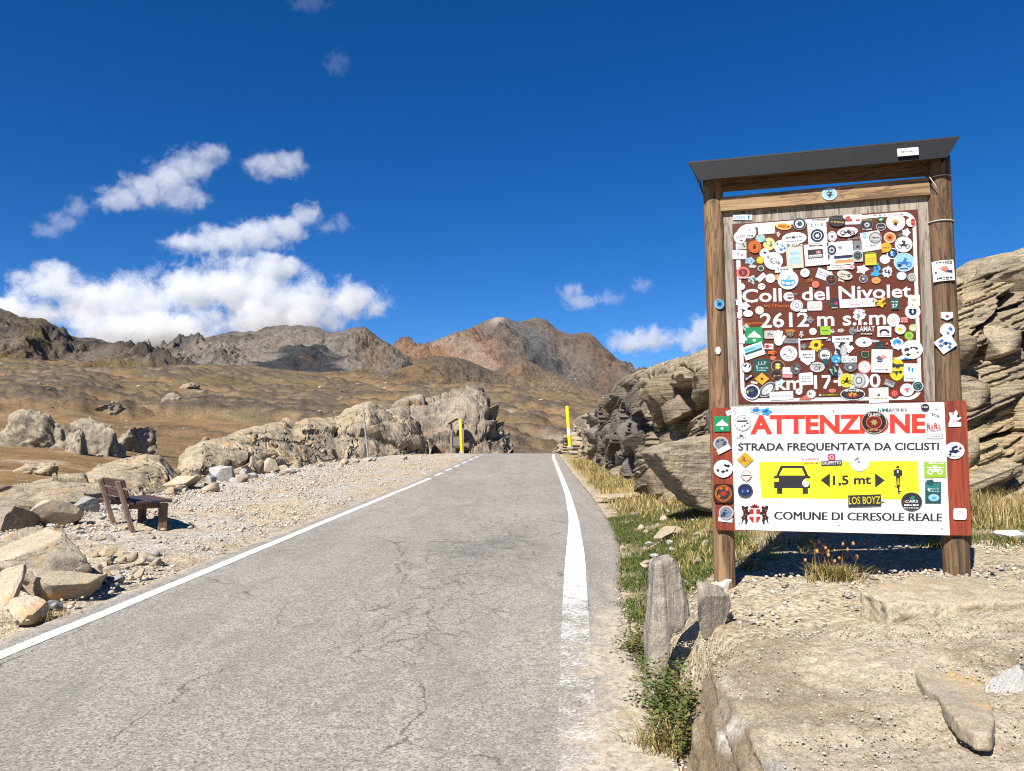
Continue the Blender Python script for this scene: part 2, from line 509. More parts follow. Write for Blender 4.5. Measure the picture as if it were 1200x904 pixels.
    col = t.mix(t.math('MULTIPLY', at_.outputs[2], t.ramp(t.noise(v, 5, 5, 0.7), [(0.36, 0.12), (0.62, 0.72)])), col, (0.105, 0.100, 0.094))
    col = t.mix(kk, col, (0.045, 0.042, 0.038))
    dn = t.noise(v, 22, 6, 0.8)
    dcol = t.ramp(dn, [(0.34, (0.13, 0.105, 0.075)), (0.47, (0.34, 0.285, 0.21)), (0.66, (0.52, 0.465, 0.375))])
    col = t.mix(t.math('MULTIPLY', at_.outputs[0], t.ramp(dn, [(0.25, 0.55), (0.45, 1.0)])), col, dcol)
    h = t.math('SUBTRACT', t.math('ADD', t.math('MULTIPLY', sp, 0.35), fine), t.math('MULTIPLY', kk, 1.5))
    m = t.bsdf(col, 0.9, t.bump(h, 0.55, 0.010), 0.2)
    o = mk('road', V3(X, Y, Z), grid_faces(*X.shape), m, smooth=True, col=c)
    tag(o, 'grey cracked asphalt mountain road running up to the crest', kind='structure')
    return m
make_road()

def road_z(x, y):
    return G(np.minimum(x, xe(y) - 0.05), y) + 0.012 + 0.010 * fbm(V3(x * 0.8, y * 0.5, 0), 3, seed=21)

def paint_mat():
    t = NT('road_paint')
    v = t.pos()
    n = t.noise(v, 42, 6, 0.75); n2 = t.noise(v, 5, 4, 0.6)
    f = t.math('ADD', t.math('MULTIPLY', n, 0.7), t.math('MULTIPLY', n2, 0.45))
    w = t.n('SeparateColor', {'Color': t.n('VertexColor', layer_name='tint').outputs['Color']}).outputs[0]
    k = t.ramp(t.math('SUBTRACT', f, t.math('SUBTRACT', 1.0, w)), [(0.30, 0), (0.50, 1)])
    col = t.mix(n2, (0.80, 0.79, 0.76), (0.66, 0.65, 0.61))
    b = t.n('BsdfPrincipled', {'Base Color': col, 'Roughness': 0.75, 'Normal': t.bump(n, 0.3, 0.004)})
    tr = t.n('BsdfTransparent')
    ms = t.n('MixShader', {0: k, 1: tr.outputs[0], 2: b.outputs[0]})
    t.t.links.new(ms.outputs[0], t.out.inputs['Surface'])
    return t.m
PAINT = paint_mat()

def marking(name, label, ys, xc, w, wear):
    ys = np.asarray(ys); s = np.linspace(-0.5, 0.5, 7)
    X = xc(ys)[:, None] + np.asarray(w(ys))[:, None] * s + 0.008 * fbm(V3(ys * 5, 0, 0), 3, seed=41)[:, None]
    Y = ys[:, None] + 0 * s
    Z = road_z(X, Y) + 0.005
    c = np.repeat(np.asarray(wear(ys))[:, None], 7, 1)[..., None] * np.ones(3)
    o = mk(name, V3(X, Y, Z), grid_faces(*X.shape), PAINT, smooth=True, col=c)
    return tag(o, label, kind='structure')
marking('edge_line', 'solid white edge line on the gravel side of the road', np.arange(-4, 21.2, 0.12), xl, lambda y: np.interp(y, [0, 10, 22], [0.13, 0.13, 0.12]), lambda y: 0.90 + 0 * y)
for q in range(7):
    y0 = 21.9 + q * 2.0
    marking('edge_line_dash', 'short white dash of the broken edge line near the crest', np.arange(y0, y0 + 1.25, 0.12), xl, lambda y: 0.12 + 0 * y, lambda y: 0.86 + 0 * y)
marking('edge_line_right', 'white edge line beside the rocks, widening then fading towards the front', np.arange(3.0, 35, 0.1), xr, lambda y: np.interp(y, [3, 8.6, 9.6, 12.4, 16, 40], [0.20, 0.23, 0.22, 0.155, 0.12, 0.11]), lambda y: np.interp(y, [3.0, 5.5, 6.6, 7.3, 8.2, 9.6], [0.70, 0.75, 0.79, 0.85, 0.90, 0.95]))

# ---- polar terrain sheets. A table gives, for a column of the view, the row at which the ground at each distance shows.
def polar(name, cols, rs, table, nr, nc, back=None):
    pc = np.linspace(cols[0], cols[-1], nc)
    t = np.linspace(0, len(rs) - 1, nr)
    RR = np.exp(np.interp(t, np.arange(len(rs)), np.log(rs)))
    T = np.array(table, float)                       # [col][r]
    A = np.stack([np.interp(t, np.arange(len(rs)), row) for row in T])       # col, nr
    # smooth in column direction
    PY = np.stack([np.interp(pc, cols, A[:, k]) for k in range(nr)])       # nr, nc
    return pc, RR, PY

def py_to_z(px, py, y):
    a = (px - 600.0) / F; b = (452.0 - py) / F
    c, s = math.cos(PITCH), math.sin(PITCH)
    return CAM_Z + (s + b * c) / (c - b * s) * y

def blur1(a, w, axis):
    if w < 1: return a
    k = np.hanning(2 * w + 3)[1:-1]; k /= k.sum()
    pw = [(0, 0)] * a.ndim; pw[axis] = (w, w)
    p = np.pad(a, pw, mode='edge')
    return np.apply_along_axis(lambda v: np.convolve(v, k, 'valid'), axis, p)

def mixc(c, b, m): return c + (np.asarray(b) - c) * np.clip(m, 0, 1)[..., None]

MEADOW = {}
def row_of(y, z):
    c, s = math.cos(PITCH), math.sin(PITCH)
    k = (z - CAM_Z) / y
    return 452.0 - F * (k * c - s) / (c + k * s)
def mhit(px, py, ymin=30):
    i = int(np.argmin(np.abs(MEADOW['px'] - px)))
    col = MEADOW['py'][:, i]; ok = (col <= py) & (MEADOW['y'] > ymin)
    k = int(np.argmax(ok)) if ok.any() else len(col) - 1
    return at(px, py, MEADOW['y'][k])
def meadow():
    rs = [13, 25, 45, 80, 150, 300, 600, 1000, 1500, 1900]
    cols = [-420, 0, 90, 150, 220, 300, 450, 540, 620, 700, 800, 1700]
    tb = [[690, 640, 575, 535, 508, 480, 455, 440, 425, 420],
          [640, 592, 548, 517, 495, 470, 452, 436, 424, 420],
          [690, 612, 556, 521, 498, 472, 450, 438, 428, 425],
          [720, 640, 572, 530, 505, 482, 458, 440, 430, 426],
          [760, 680, 600, 545, 512, 484, 456, 438, 431, 428],
          [800, 720, 640, 560, 522, 490, 464, 446, 434, 432],
          [860, 740, 660, 580, 530, 497, 474, 462, 446, 444],
          [900, 760, 680, 590, 545, 508, 478, 462, 454, 456],
          [900, 760, 690, 610, 560, 520, 488, 462, 455, 458],
          [900, 760, 690, 610, 560, 525, 500, 478, 468, 470],
          [900, 760, 690, 610, 560, 530, 508, 490, 478, 478],
          [900, 760, 690, 610, 560, 530, 508, 490, 478, 478]]
    nr, nc = 460, 700
    pc, RR, PY = polar('meadow', cols, rs, tb, nr, nc)
    PY = blur1(blur1(PY, 14, 0), 10, 1)
    PX = pc[None, :] + 0 * PY; Y = RR[:, None] + 0 * PY
    X = (PX - 600) / F * Y
    Z = py_to_z(PX, PY, Y)
    big = fbm(V3(X / 160, Y / 160, 0), 5, seed=51); mid = fbm(V3(X / 28, Y / 28, 0), 5, seed=52); sm = fbm(V3(X / 5, Y / 5, 0), 4, seed=53)
    rid = fbm(V3(X / 90, Y / 90, 4), 5, seed=56, ridged=True)
    far = sstep(Y, 60, 300)
    Z = Z + far * (8 * big + 1.3 * mid) + sstep(Y, 250, 700) * (26 * fbm(V3(X / 420, Y / 420, 3), 4, seed=61) + 7 * fbm(V3(X / 110, Y / 150, 3), 4, seed=62, ridged=True) - 3) + (0.35 + 0.5 * sstep(Y, 25, 100)) * mid + 0.16 * sm * sstep(Y, 18, 60)
    # rocky knolls
    kn = sstep(rid + 0.25 * big, 0.50, 0.74) * sstep(Y, 110, 240)
    crag = fbm(V3(X / 14, Y / 14, Z / 20), 5, seed=57, ridged=True)
    Z = Z + kn * (3.2 * crag + 2.5)
    c = np.ones(X.shape + (1,)) * np.array([0.225, 0.143, 0.070])
    c = mixc(c, (0.150, 0.112, 0.055), sstep(big + 0.3 * mid, -0.05, 0.25))
    hum = fbm(V3(X / 75, Y / 110, 3), 5, seed=63)
    c = mixc(c, (0.195, 0.150, 0.105), sstep(hum + 0.4 * mid, 0.10, 0.32) * far * 0.8)
    c = mixc(c, (0.125, 0.112, 0.060), sstep(-hum + 0.3 * mid, 0.12, 0.34) * far * 0.7)
    c = mixc(c, (0.205, 0.130, 0.062), sstep(mid - big, 0.08, 0.35) * 0.8)
    c = mixc(c, (0.135, 0.115, 0.060), sstep(sm + mid, 0.15, 0.5) * 0.7)
    st = fbm(V3(X / 60 + Y / 200, Y / 12 + X / 25, 0), 4, seed=58)
    c = mixc(c, (0.20, 0.165, 0.11), sstep(st, 0.10, 0.35) * far * 0.55)
    c = mixc(c, (0.30, 0.26, 0.20), sstep(fbm(V3(X / 22, Y / 45, 7), 6, gain=0.6, seed=59), 0.22, 0.38) * 0.8 * far)
    c = mixc(c, (0.20, 0.145, 0.092), kn * 0.5)
    c = mixc(c, (0.080, 0.064, 0.052), kn * sstep(crag, 0.25, 0.6) * 0.9)
    c = mixc(c, (0.265, 0.165, 0.070), (1 - sstep(Y, 35, 110)) * sstep(mid + sm, -0.25, 0.2) * 0.8)
    c = mixc(c, (0.38, 0.31, 0.215), (1 - sstep(Y, 50, 120)) * sstep(sm - 0.3 * mid, 0.12, 0.3) * 0.8)
    c = mixc(c, (0.075, 0.060, 0.045), sstep(fbm(V3(X / 9, Y / 30, 2), 5, seed=65, gain=0.6), 0.16, 0.36) * far * 0.5)
    m = tint_mat('meadow_ground', 0.12, 0.5, 0.8, 0.8)
    MEADOW.update(px=pc, y=RR, py=row_of(Y, Z))
    o = mk('meadow', V3(X, Y, Z), grid_faces(nr, nc), m, smooth=True, col=c)
    tag(o, 'brown autumn meadow slopes rolling away to the mountains', kind='structure')
meadow()

def mountain(name, label, sky_pts, base_pts, r0, r1, nr, nc, seed, amp, wave, colour, gully=1.0, rough=1.0, prof=0.85, x_pad=0):
    pc = np.linspace(sky_pts[0][0], sky_pts[-1][0], nc)
    top = np.interp(pc, [p[0] for p in sky_pts], [p[1] for p in sky_pts])
    base = np.interp(pc, [p[0] for p in base_pts], [p[1] for p in base_pts])
    k = max(2, nc // 120)
    top = blur1(top, k, 0); base = blur1(base, nc // 30, 0)
    s = np.concatenate([np.linspace(0, 1, nr), np.linspace(1, 1.5, nr // 6)[1:]])
    S = s[:, None] + 0 * pc
    Y = r0 + (r1 - r0) * S
    fr = np.clip(S, 0, 1)
    PYv = base + (top - base) * fr ** prof
    PXv = pc[None, :] + 0 * S
    X = (PXv - 600) / F * Y
    Z = py_to_z(PXv, PYv, Y)
    Zc = py_to_z(pc, top, r1 + 0 * pc)
    Z = np.where(S > 1, Zc - (S - 1) * (r1 - r0) * 0.9, Z)
    # gullies run down the slope, crags across
    wx = fbm(V3(X / wave / 2, Y / wave / 2, seed), 3, seed=seed) * wave * 0.7
    g = fbm(V3((X + wx) / wave, Y / (wave * 2.6), 0), 6, seed=seed + 1, ridged=True, gain=0.55)
    cr = fbm(V3((X + wx) / (wave * 0.45), Y / (wave * 0.4), Z / (wave * 0.35)), 6, seed=seed + 2, gain=0.6)
    st = np.sin((Z + X * 0.45 + 0.25 * wave * cr) / (wave * 0.16))
    win = (1 - 0.84 * sstep(np.abs(S - 1), 0.40, 0.02)) * (0.25 + 0.75 * sstep(S, 0.0, 0.35))
    rocky = sstep(fbm(V3(X / wave / 1.6, Y / wave / 1.6, 5), 4, seed=seed + 3) + 0.55 * (fr - 0.55), -0.10, 0.22)
    Z = Z + win * amp * (gully * (g - 0.35) + rough * cr * (0.35 + rocky) + 0.05 * st * rocky * rough)
    # rock and scree colour; the massif's also holds a painted shade patch
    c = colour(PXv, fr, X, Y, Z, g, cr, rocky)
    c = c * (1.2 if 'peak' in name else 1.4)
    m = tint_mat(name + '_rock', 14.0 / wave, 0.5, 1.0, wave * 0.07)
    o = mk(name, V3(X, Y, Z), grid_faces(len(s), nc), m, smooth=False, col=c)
    tag(o, label, kind='structure')

def col_left(PX, fr, X, Y, Z, g, cr, rocky):
    c = np.ones(PX.shape + (1,)) * np.array([0.155, 0.128, 0.10])
    c = mixc(c, (0.105, 0.088, 0.074), rocky)
    c = mixc(c, (0.060, 0.052, 0.047), sstep(cr, 0.06, 0.3) * rocky)
    c = mixc(c, (0.15, 0.098, 0.040), (1 - sstep(fr + 0.4 * cr, 0.12, 0.42)))
    c = mixc(c, (0.135, 0.100, 0.042), sstep(g, 0.5, 0.8) * sstep(PX, 0, 40) * (1 - sstep(PX, 70, 100)) * 0.7)
    return c
def col_massif(PX, fr, X, Y, Z, g, cr, rocky):
    c = np.ones(PX.shape + (1,)) * np.array([0.205, 0.180, 0.150])
    c = mixc(c, (0.145, 0.128, 0.110), rocky * 0.9)
    c = mixc(c, (0.075, 0.068, 0.062), sstep(cr, 0.05, 0.3) * rocky * 0.9)
    dk = np.exp(-(((PX - 345) / 62) ** 2 + ((fr - 0.22 - 0.0006 * (PX - 330)) / 0.20) ** 2) * 1.0)  # shaded area low on the massif, painted into its rock colour
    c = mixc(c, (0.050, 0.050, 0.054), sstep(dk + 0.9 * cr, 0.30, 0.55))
    c = mixc(c, (0.21, 0.150, 0.105), np.exp(-(((PX - 440) / 22) ** 2 + ((fr - 0.45) / 0.3) ** 2)))
    c = mixc(c, (0.33, 0.28, 0.215), np.exp(-(((PX - 172) / 12) ** 2 + ((fr - 0.8) / 0.4) ** 2)) * 0.9)
    c = mixc(c, (0.15, 0.10, 0.045), 1 - sstep(fr + 0.5 * cr, 0.04, 0.2))
    return c
def col_peak(PX, fr, X, Y, Z, g, cr, rocky):
    c = np.ones(PX.shape + (1,)) * np.array([0.175, 0.140, 0.112])
    q = PX + fr * 70                                    # bands run down to the right
    c = mixc(c, (0.30, 0.180, 0.118), (1 - sstep(q + 25 * cr, 590, 628)))
    c = mixc(c, (0.33, 0.25, 0.19), (1 - sstep(np.abs(q - 575 + 22 * cr), 8, 26)) * 0.8)
    c = mixc(c, (0.125, 0.122, 0.116), sstep(np.abs(q - 668 + 40 * cr), 34, 12))
    c = mixc(c, (0.185, 0.125, 0.088), sstep(np.abs(q - 745 + 55 * cr), 30, 10) * 0.8)
    c = mixc(c, (0.115, 0.098, 0.085), sstep(cr, 0.04, 0.28) * rocky * 0.8)
    c = mixc(c, (0.23, 0.205, 0.175), sstep(-cr, 0.12, 0.3) * sstep(q, 640, 700) * 0.5)
    c = mixc(c, (0.36, 0.30, 0.25), np.exp(-(((PX - 583) / 10) ** 2 + ((fr - 0.97) / 0.06) ** 2)))
    c = mixc(c, (0.33, 0.26, 0.22), np.exp(-(((PX - 690) / 22) ** 2 + ((fr - 0.04) / 0.07) ** 2)) * 0.8)
    return c
def col_mid(PX, fr, X, Y, Z, g, cr, rocky):
    c = np.ones(PX.shape + (1,)) * np.array([0.165, 0.110, 0.062])
    c = mixc(c, (0.105, 0.086, 0.066), rocky * 0.9)
    c = mixc(c, (0.075, 0.062, 0.052), sstep(cr, 0.05, 0.3) * 0.6)
    c = mixc(c, (0.175, 0.120, 0.065), (1 - sstep(fr + 0.5 * cr, 0.1, 0.5)) * 0.8)
    c = mixc(c, (0.21, 0.150, 0.10), sstep(PX + 30 * cr, 585, 625) * 0.6)
    return c

mountain('mountain_peak', 'rust and grey rocky peak at the head of the valley',
         [(380, 440), (440, 428), (475, 415), (500, 405), (530, 393), (560, 383), (573, 377), (580, 374), (592, 371), (600, 376), (608, 378), (614, 374), (622, 374), (634, 375), (640, 377), (650, 386), (665, 393), (680, 391), (692, 391), (700, 397), (712, 410), (725, 420), (745, 433), (790, 445), (900, 452), (1100, 440), (1400, 450), (1700, 450)],
         [(380, 455), (480, 452), (600, 462), (720, 480), (800, 482), (1700, 482)], 2300, 4200, 230, 760, 71, 150, 420, col_peak, gully=1.0, rough=1.05)
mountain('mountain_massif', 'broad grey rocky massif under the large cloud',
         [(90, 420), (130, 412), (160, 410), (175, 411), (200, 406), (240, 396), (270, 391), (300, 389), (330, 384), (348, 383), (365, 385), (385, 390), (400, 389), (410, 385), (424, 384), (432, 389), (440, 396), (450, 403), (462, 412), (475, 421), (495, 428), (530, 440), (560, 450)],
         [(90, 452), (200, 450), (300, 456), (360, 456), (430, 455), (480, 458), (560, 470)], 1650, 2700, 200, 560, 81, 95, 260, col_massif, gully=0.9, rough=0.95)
mountain('mountain_ridge', 'dark craggy mountain ridge falling from the left',
         [(-420, 300), (-300, 322), (-150, 345), (-60, 352), (-10, 362), (4, 366), (14, 372), (30, 374), (45, 375), (58, 384), (70, 387), (85, 396), (100, 399), (115, 400), (130, 403), (142, 405), (152, 412), (170, 421), (200, 432), (240, 440)],
         [(-420, 460), (0, 452), (100, 450), (170, 450), (240, 456)], 1250, 1900, 180, 460, 91, 75, 190, col_left, gully=0.9, rough=0.95)
mountain('foothill', 'low brown rounded hill in front of the peak',
         [(330, 452), (380, 447), (420, 440), (450, 434), (470, 428), (490, 422), (510, 419), (530, 419), (545, 421), (560, 428), (578, 436), (590, 430), (602, 420), (612, 417), (622, 424), (640, 436), (665, 446), (690, 456), (720, 468), (790, 480)],
         [(330, 480), (450, 480), (600, 486), (720, 500), (790, 505)], 1250, 2000, 110, 420, 101, 45, 150, col_mid, gully=0.9, rough=0.9)

# ================================================================== ROCKS
GRANITE = rock_mat('pale_granite', (0.37, 0.305, 0.215), (0.29, 0.24, 0.16), (0.10, 0.078, 0.055), 0.8, lichen=(0.32, 0.29, 0.15), rust=(0.38, 0.235, 0.12), bump=1.0, blotch=0.75)
BOULDER = rock_mat('boulder_stone', (0.41, 0.345, 0.25), (0.32, 0.27, 0.20), (0.13, 0.105, 0.08), 1.6, rust=(0.46, 0.23, 0.085), bump=0.6, coords='obj', rnd=0.25)
GREYST = rock_mat('grey_stone', (0.34, 0.33, 0.315), (0.27, 0.255, 0.235), (0.13, 0.12, 0.11), 4.0, bump=0.5, coords='obj', rnd=0.5)
DARKROCK = rock_mat('dark_weathered_rock', (0.20, 0.165, 0.125), (0.27, 0.225, 0.165), (0.07, 0.058, 0.046), 0.6, lichen=(0.26, 0.23, 0.15), bump=0.8)
CRAG = rock_mat('crag_rock', (0.34, 0.285, 0.20), (0.22, 0.185, 0.14), (0.055, 0.048, 0.042), 0.55, lichen=(0.30, 0.26, 0.17), bump=1.0, blotch=0.9)
SLATE = rock_mat('slate_plate', (0.33, 0.295, 0.24), (0.26, 0.228, 0.18), (0.10, 0.088, 0.072), 2.5, strata=((0, R(8), 0), (16, 9, 1.2)), bump=0.7)
SLABROCK = rock_mat('bank_slab_rock', (0.38, 0.32, 0.23), (0.30, 0.25, 0.175), (0.13, 0.10, 0.07), 2.0, rust=(0.40, 0.27, 0.14), bump=0.6)
FLAKE = rock_mat('loose_flake_rock', (0.41, 0.32, 0.19), (0.27, 0.235, 0.19), (0.14, 0.11, 0.08), 3.0, rust=(0.48, 0.30, 0.11), bump=0.6)

def grid_normals(P):
    du = np.gradient(P, axis=1); dv = np.gradient(P, axis=0)
    n = np.cross(du, dv)
    return n / (np.linalg.norm(n, axis=-1, keepdims=True) + 1e-9)

def outcrop(name, label, base, top, depth, seed, mat, nr=150, nc=420, jf=(0.55, 0.9, 0.8), disp=0.28, dip=0.25, steep=2.2, bury=0.5, tint=None):
    pc = np.linspace(base[0][0], base[-1][0], nc)
    H = np.array([hit_flat(*p) for p in base])
    yb = np.interp(pc, [p[0] for p in base], H[:, 1]); zb = np.interp(pc, [p[0] for p in base], H[:, 2])
    pt = np.interp(pc, [p[0] for p in top], [p[1] for p in top])
    pt = blur1(pt, 3, 0)
    D = np.interp(pc, np.linspace(pc[0], pc[-1], len(depth)), depth)
    s = np.concatenate([np.linspace(-0.12, 1, nr), np.linspace(1, 1.9, nr // 3)[1:]])
    S = s[:, None] + 0 * pc
    Y = yb + D * np.clip(S, -0.02, 9)
    X = (pc - 600) / F * Y
    zc = py_to_z(pc, pt, yb + D)
    sh = 1 - np.clip(1 - S, 0, 1) ** steep
    Z = zb - bury * (1 - sstep(S, -0.12, 0.05)) + (zc - zb) * np.where(S > 1, 1 - ((S - 1) / 0.9) ** 2 * 1.3, sh)
    P = V3(X, Y, Z)
    ca, sa = math.cos(dip), math.sin(dip)
    rot = V3(X * ca + Z * sa, Y, -X * sa + Z * ca)
    w = rot * np.array(jf)
    w = w + 0.22 * V3(fbm(P * 0.7, 3, seed=seed), fbm(P * 0.7 + 9, 3, seed=seed + 1), fbm(P * 0.7 + 5, 3, seed=seed + 2))
    f1, f2, cid = worley(w, seed)
    e = f2 - f1
    d = disp * (cid - 0.5) * 0.9 * sstep(e, 0.0, 0.06) - disp * 1.1 * (1 - sstep(e, 0.0, 0.030))
    b1, b2, bc = worley(w * 3.1 + 4, seed + 5)
    stp = rot[..., 2] * 1.15 + 0.35 * fbm(P * 0.5, 3, seed=seed + 4) + 5 * cid
    d = d + disp * 0.55 * (stp - np.floor(stp) - 0.5) * (0.4 + cid)
    d = d + 0.12 * disp * (bc - 0.5) * sstep(b2 - b1, 0, 0.06) - 0.34 * disp * (1 - sstep(b2 - b1, 0, 0.035)) * sstep(fbm(P * 0.35, 3, seed=seed + 9), -0.12, 0.15)
    d = d + disp * 0.6 * fbm(P * 0.45, 4, seed=seed + 7) + disp * 0.16 * fbm(P * 3, 4, seed=seed + 8)
    n = grid_normals(P)
    n = n * (1 if n[..., 2].mean() > 0 else -1)
    n = blur1(blur1(n, 10, 0), 10, 1); n /= np.linalg.norm(n, axis=-1, keepdims=True) + 1e-9
    d = d * (1 - 0.55 * np.exp(-((S - 1) / 0.08) ** 2))
    P = P + n * d[..., None]
    o = mk(name, P, grid_faces(*S.shape), mat, smooth=False)
    tag(o, label, 'rock outcrop', 'bare rock outcrops on the lay-by side')
    return o

outcrop('rock_outcrop', 'big domed outcrop with dark lichen top beyond the yellow pole beside the crest',
        [(440, 532), (480, 531), (520, 529), (560, 528), (585, 527), (600, 527)],
        [(440, 508), (460, 488), (478, 478), (500, 472), (520, 467), (540, 465), (556, 467), (568, 473), (575, 486), (579, 503), (588, 514), (594, 522), (600, 527)],
        [5, 6, 8, 8, 6, 3], 211, rock_mat('domed_outcrop_rock', (0.30, 0.245, 0.18), (0.17, 0.14, 0.11), (0.065, 0.053, 0.045), 0.35, rust=(0.33, 0.19, 0.10), bump=1.0, blotch=0.9), 130, 330, jf=(0.20, 0.2, 0.30), disp=0.85, dip=0.25, steep=3.2)
outcrop('rock_outcrop', 'long cracked pale granite outcrop beyond the gravel lay-by',
        [(205, 571), (240, 566), (270, 560), (300, 556), (350, 548), (400, 540), (440, 536), (480, 533), (505, 532)],
        [(205, 556), (216, 536), (226, 526), (240, 518), (280, 503), (320, 494), (335, 493), (345, 497), (360, 492), (380, 493), (395, 492), (412, 482), (430, 474), (440, 477), (455, 480), (468, 482), (485, 493), (505, 520)],
        [4, 6.5, 7.5, 8, 8, 8, 6], 223, GRANITE, 190, 620, jf=(0.20, 0.20, 0.42), disp=0.50, dip=0.30, steep=1.6)
outcrop('rock_outcrop', 'low yellowish granite whaleback behind the bench',
        [(-160, 690), (-60, 650), (0, 632), (60, 612), (120, 594), (170, 582), (205, 575), (236, 570)],
        [(-160, 616), (-60, 588), (0, 578), (40, 571), (70, 561), (100, 551), (125, 543), (150, 536), (172, 531), (190, 533), (208, 548), (222, 558), (236, 570)],
        [3.5, 4, 4.5, 5, 5, 3], 237, GRANITE, 160, 560, jf=(0.30, 0.30, 0.62), disp=0.32, dip=0.28, steep=1.6)

def ico(sub):
    bm = bmesh.new(); bmesh.ops.create_icosphere(bm, subdivisions=sub, radius=1.0)
    v = np.array([x.co[:] for x in bm.verts]); f = np.array([[q.index for q in x.verts] for x in bm.faces]); bm.free()
    return v, f
ICO = {k: ico(k) for k in (1, 2, 3, 4, 5)}

# ---- layered cliff on the right
def cliff():
    nr, nc = 370, 780
    bp = [652, 668, 690, 715, 745, 780, 820, 850, 920, 1000, 1100, 1200, 1400, 1700]
    by = [42, 36.5, 29.5, 22.5, 16.8, 13.2, 10.4, 9.2, 8.5, 8.3, 8.2, 8.3, 8.6, 8.2]
    tp = [(652, 528), (662, 512), (668, 496), (676, 488), (690, 484), (700, 480), (712, 466), (722, 449), (736, 440), (760, 431), (800, 418), (830, 408), (900, 386), (1000, 350), (1100, 322), (1125, 318), (1145, 306), (1165, 302), (1200, 291), (1300, 262), (1500, 226), (1700, 215)]
    k = np.linspace(0, 1, nc)
    pc = np.interp(k, [0, 0.28, 0.52, 0.86, 1], [652, 760, 850, 1230, 1700])
    yb = blur1(np.interp(pc, bp, by), 14, 0)
    D = np.interp(pc, [640, 690, 740, 830, 1000, 1200, 1700], [2.0, 1.6, 1.8, 2.6, 3.2, 3.4, 3.4])
    pt = blur1(np.interp(pc, [p[0] for p in tp], [p[1] for p in tp]), 3, 0)
    v = np.concatenate([np.linspace(-0.06, 1, nr), np.linspace(1, 1.6, 40)[1:]])
    Vv = v[:, None] + 0 * pc
    xb = (pc - 600) / F * yb
    zb = G(xb, yb) - 0.05
    split = np.interp(pc, [640, 700, 745, 800, 1000, 1200, 1700], [0.95, 0.93, 0.88, 0.82, 0.80, 0.80, 0.80])
    adv = np.where(Vv < split, 0.42 * np.clip(Vv / split, 0, 1) ** 1.3, 0.42 + 0.58 * ((Vv - split) / (1 - split)))
    Y = yb + D * np.where(Vv > 1, 1 + (Vv - 1) * 2, adv)
    zc = py_to_z(pc, pt, yb + D)
    Z = zb + (zc - zb) * np.where(Vv > 1, 1 - (Vv - 1) * 1.3, Vv)
    X = (pc - 600) / F * Y
    P = V3(X, Y, Z)
    # bedding: thin layers dipping towards the road
    wv = fbm(P * 0.5, 4, seed=301)
    ncoord = -0.36 * X + 0.13 * Y + 0.925 * Z + 0.07 * wv
    along = 0.92 * X - 0.40 * Y + 0.12 * wv
    r2 = np.random.default_rng(5)
    th = r2.choice([0.08, 0.15, 0.25, 0.40, 0.60, 0.85], 160, p=[.16, .20, .22, .18, .14, .10])
    cum = np.cumsum(th) - 8.0
    li = np.searchsorted(cum, ncoord)
    blk = 0.3 + 1.5 * hash01(li, li * 0 + 3, seed=2)
    bi = np.floor((along + 3 * hash01(li, li * 0, seed=4)) / blk).astype(int)
    pr = hash01(li, bi, seed=9) - 0.5
    slow = fbm(V3(li * 0.37, along * 0.45, 0), 3, seed=17)
    fine_i = np.floor((ncoord + 0.02 * fbm(P * 3, 3, seed=5)) / 0.035).astype(int)
    fb = np.floor((along + 2 * hash01(fine_i, fine_i * 0, seed=6)) / 0.33).astype(int)
    fp = hash01(fine_i, fb, seed=7) - 0.5
    face = 1 - sstep(Vv, split - 0.03, split + 0.10)
    topw = 1 - 0.7 * np.exp(-((Vv - 1) / 0.05) ** 2)
    amp = (0.60 * face + 0.22 * (1 - face)) * topw
    scale_far = np.clip(yb / 11, 0.8, 1.7)
    d = amp * (pr * 1.0 + 1.0 * slow) * scale_far + (0.075 * face + 0.035) * fp + 0.10 * wv * topw + 0.035 * fbm(P * 5, 4, seed=8)
    k1, k2, _kc = worley(V3(along * 0.62 + 0.35 * wv, ncoord * 0.95, 0 * along), 333)
    d = d - (0.34 * face + 0.14) * topw * (1 - sstep(k2 - k1, 0.0, 0.05)) + 0.16 * (_kc - 0.5) * topw
    # undercut below the big top slab
    d = d - 0.55 * np.exp(-((Vv - (split - 0.13)) / 0.085) ** 2) * sstep(pc, 735, 765) * (1 - sstep(pc, 850, 980))
    # upright jointed dark rock nearest the crest
    jx = np.floor(Y * 0.62 + 0.5 * Z + 0.8 * wv).astype(int); jz = np.floor(Z * 1.05 - 0.3 * Y + 0.5 * wv + hash01(jx, jx * 0) * 2).astype(int)
    blockd = 0.9 * (hash01(jx, jz, seed=15) - 0.5)
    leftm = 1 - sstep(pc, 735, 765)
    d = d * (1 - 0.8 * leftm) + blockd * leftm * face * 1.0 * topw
    hd = np.gradient(np.stack([xb, yb], -1), axis=0); hd /= np.linalg.norm(hd, axis=1, keepdims=True)
    nx, ny = hd[:, 1], -hd[:, 0]
    sg = np.where(nx * (0 - xb) + ny * (0 - yb) < 0, -1, 1)
    nx, ny = blur1(nx * sg, 20, 0), blur1(ny * sg, 20, 0)
    up = (1 - face) * 0.85
    P = P + V3(nx * (1 - up), ny * (1 - up), up) * d[..., None]
    c = np.ones(X.shape + (1,)) * np.array([0.36, 0.288, 0.190])
    hl = hash01(li, bi, seed=21)
    c = mixc(c, (0.25, 0.20, 0.14), sstep(hl, 0.35, 0.8))
    c = mixc(c, (0.40, 0.305, 0.17), sstep(hash01(li, bi, seed=22), 0.8, 1.0) * 0.8)
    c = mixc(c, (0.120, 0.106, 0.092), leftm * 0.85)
    c = mixc(c, (0.40, 0.32, 0.23), (1 - sstep(pc, 684, 700)) * 0.9 + 0 * X)
    c = mixc(c, (0.36, 0.305, 0.21), (1 - face) * 0.7)
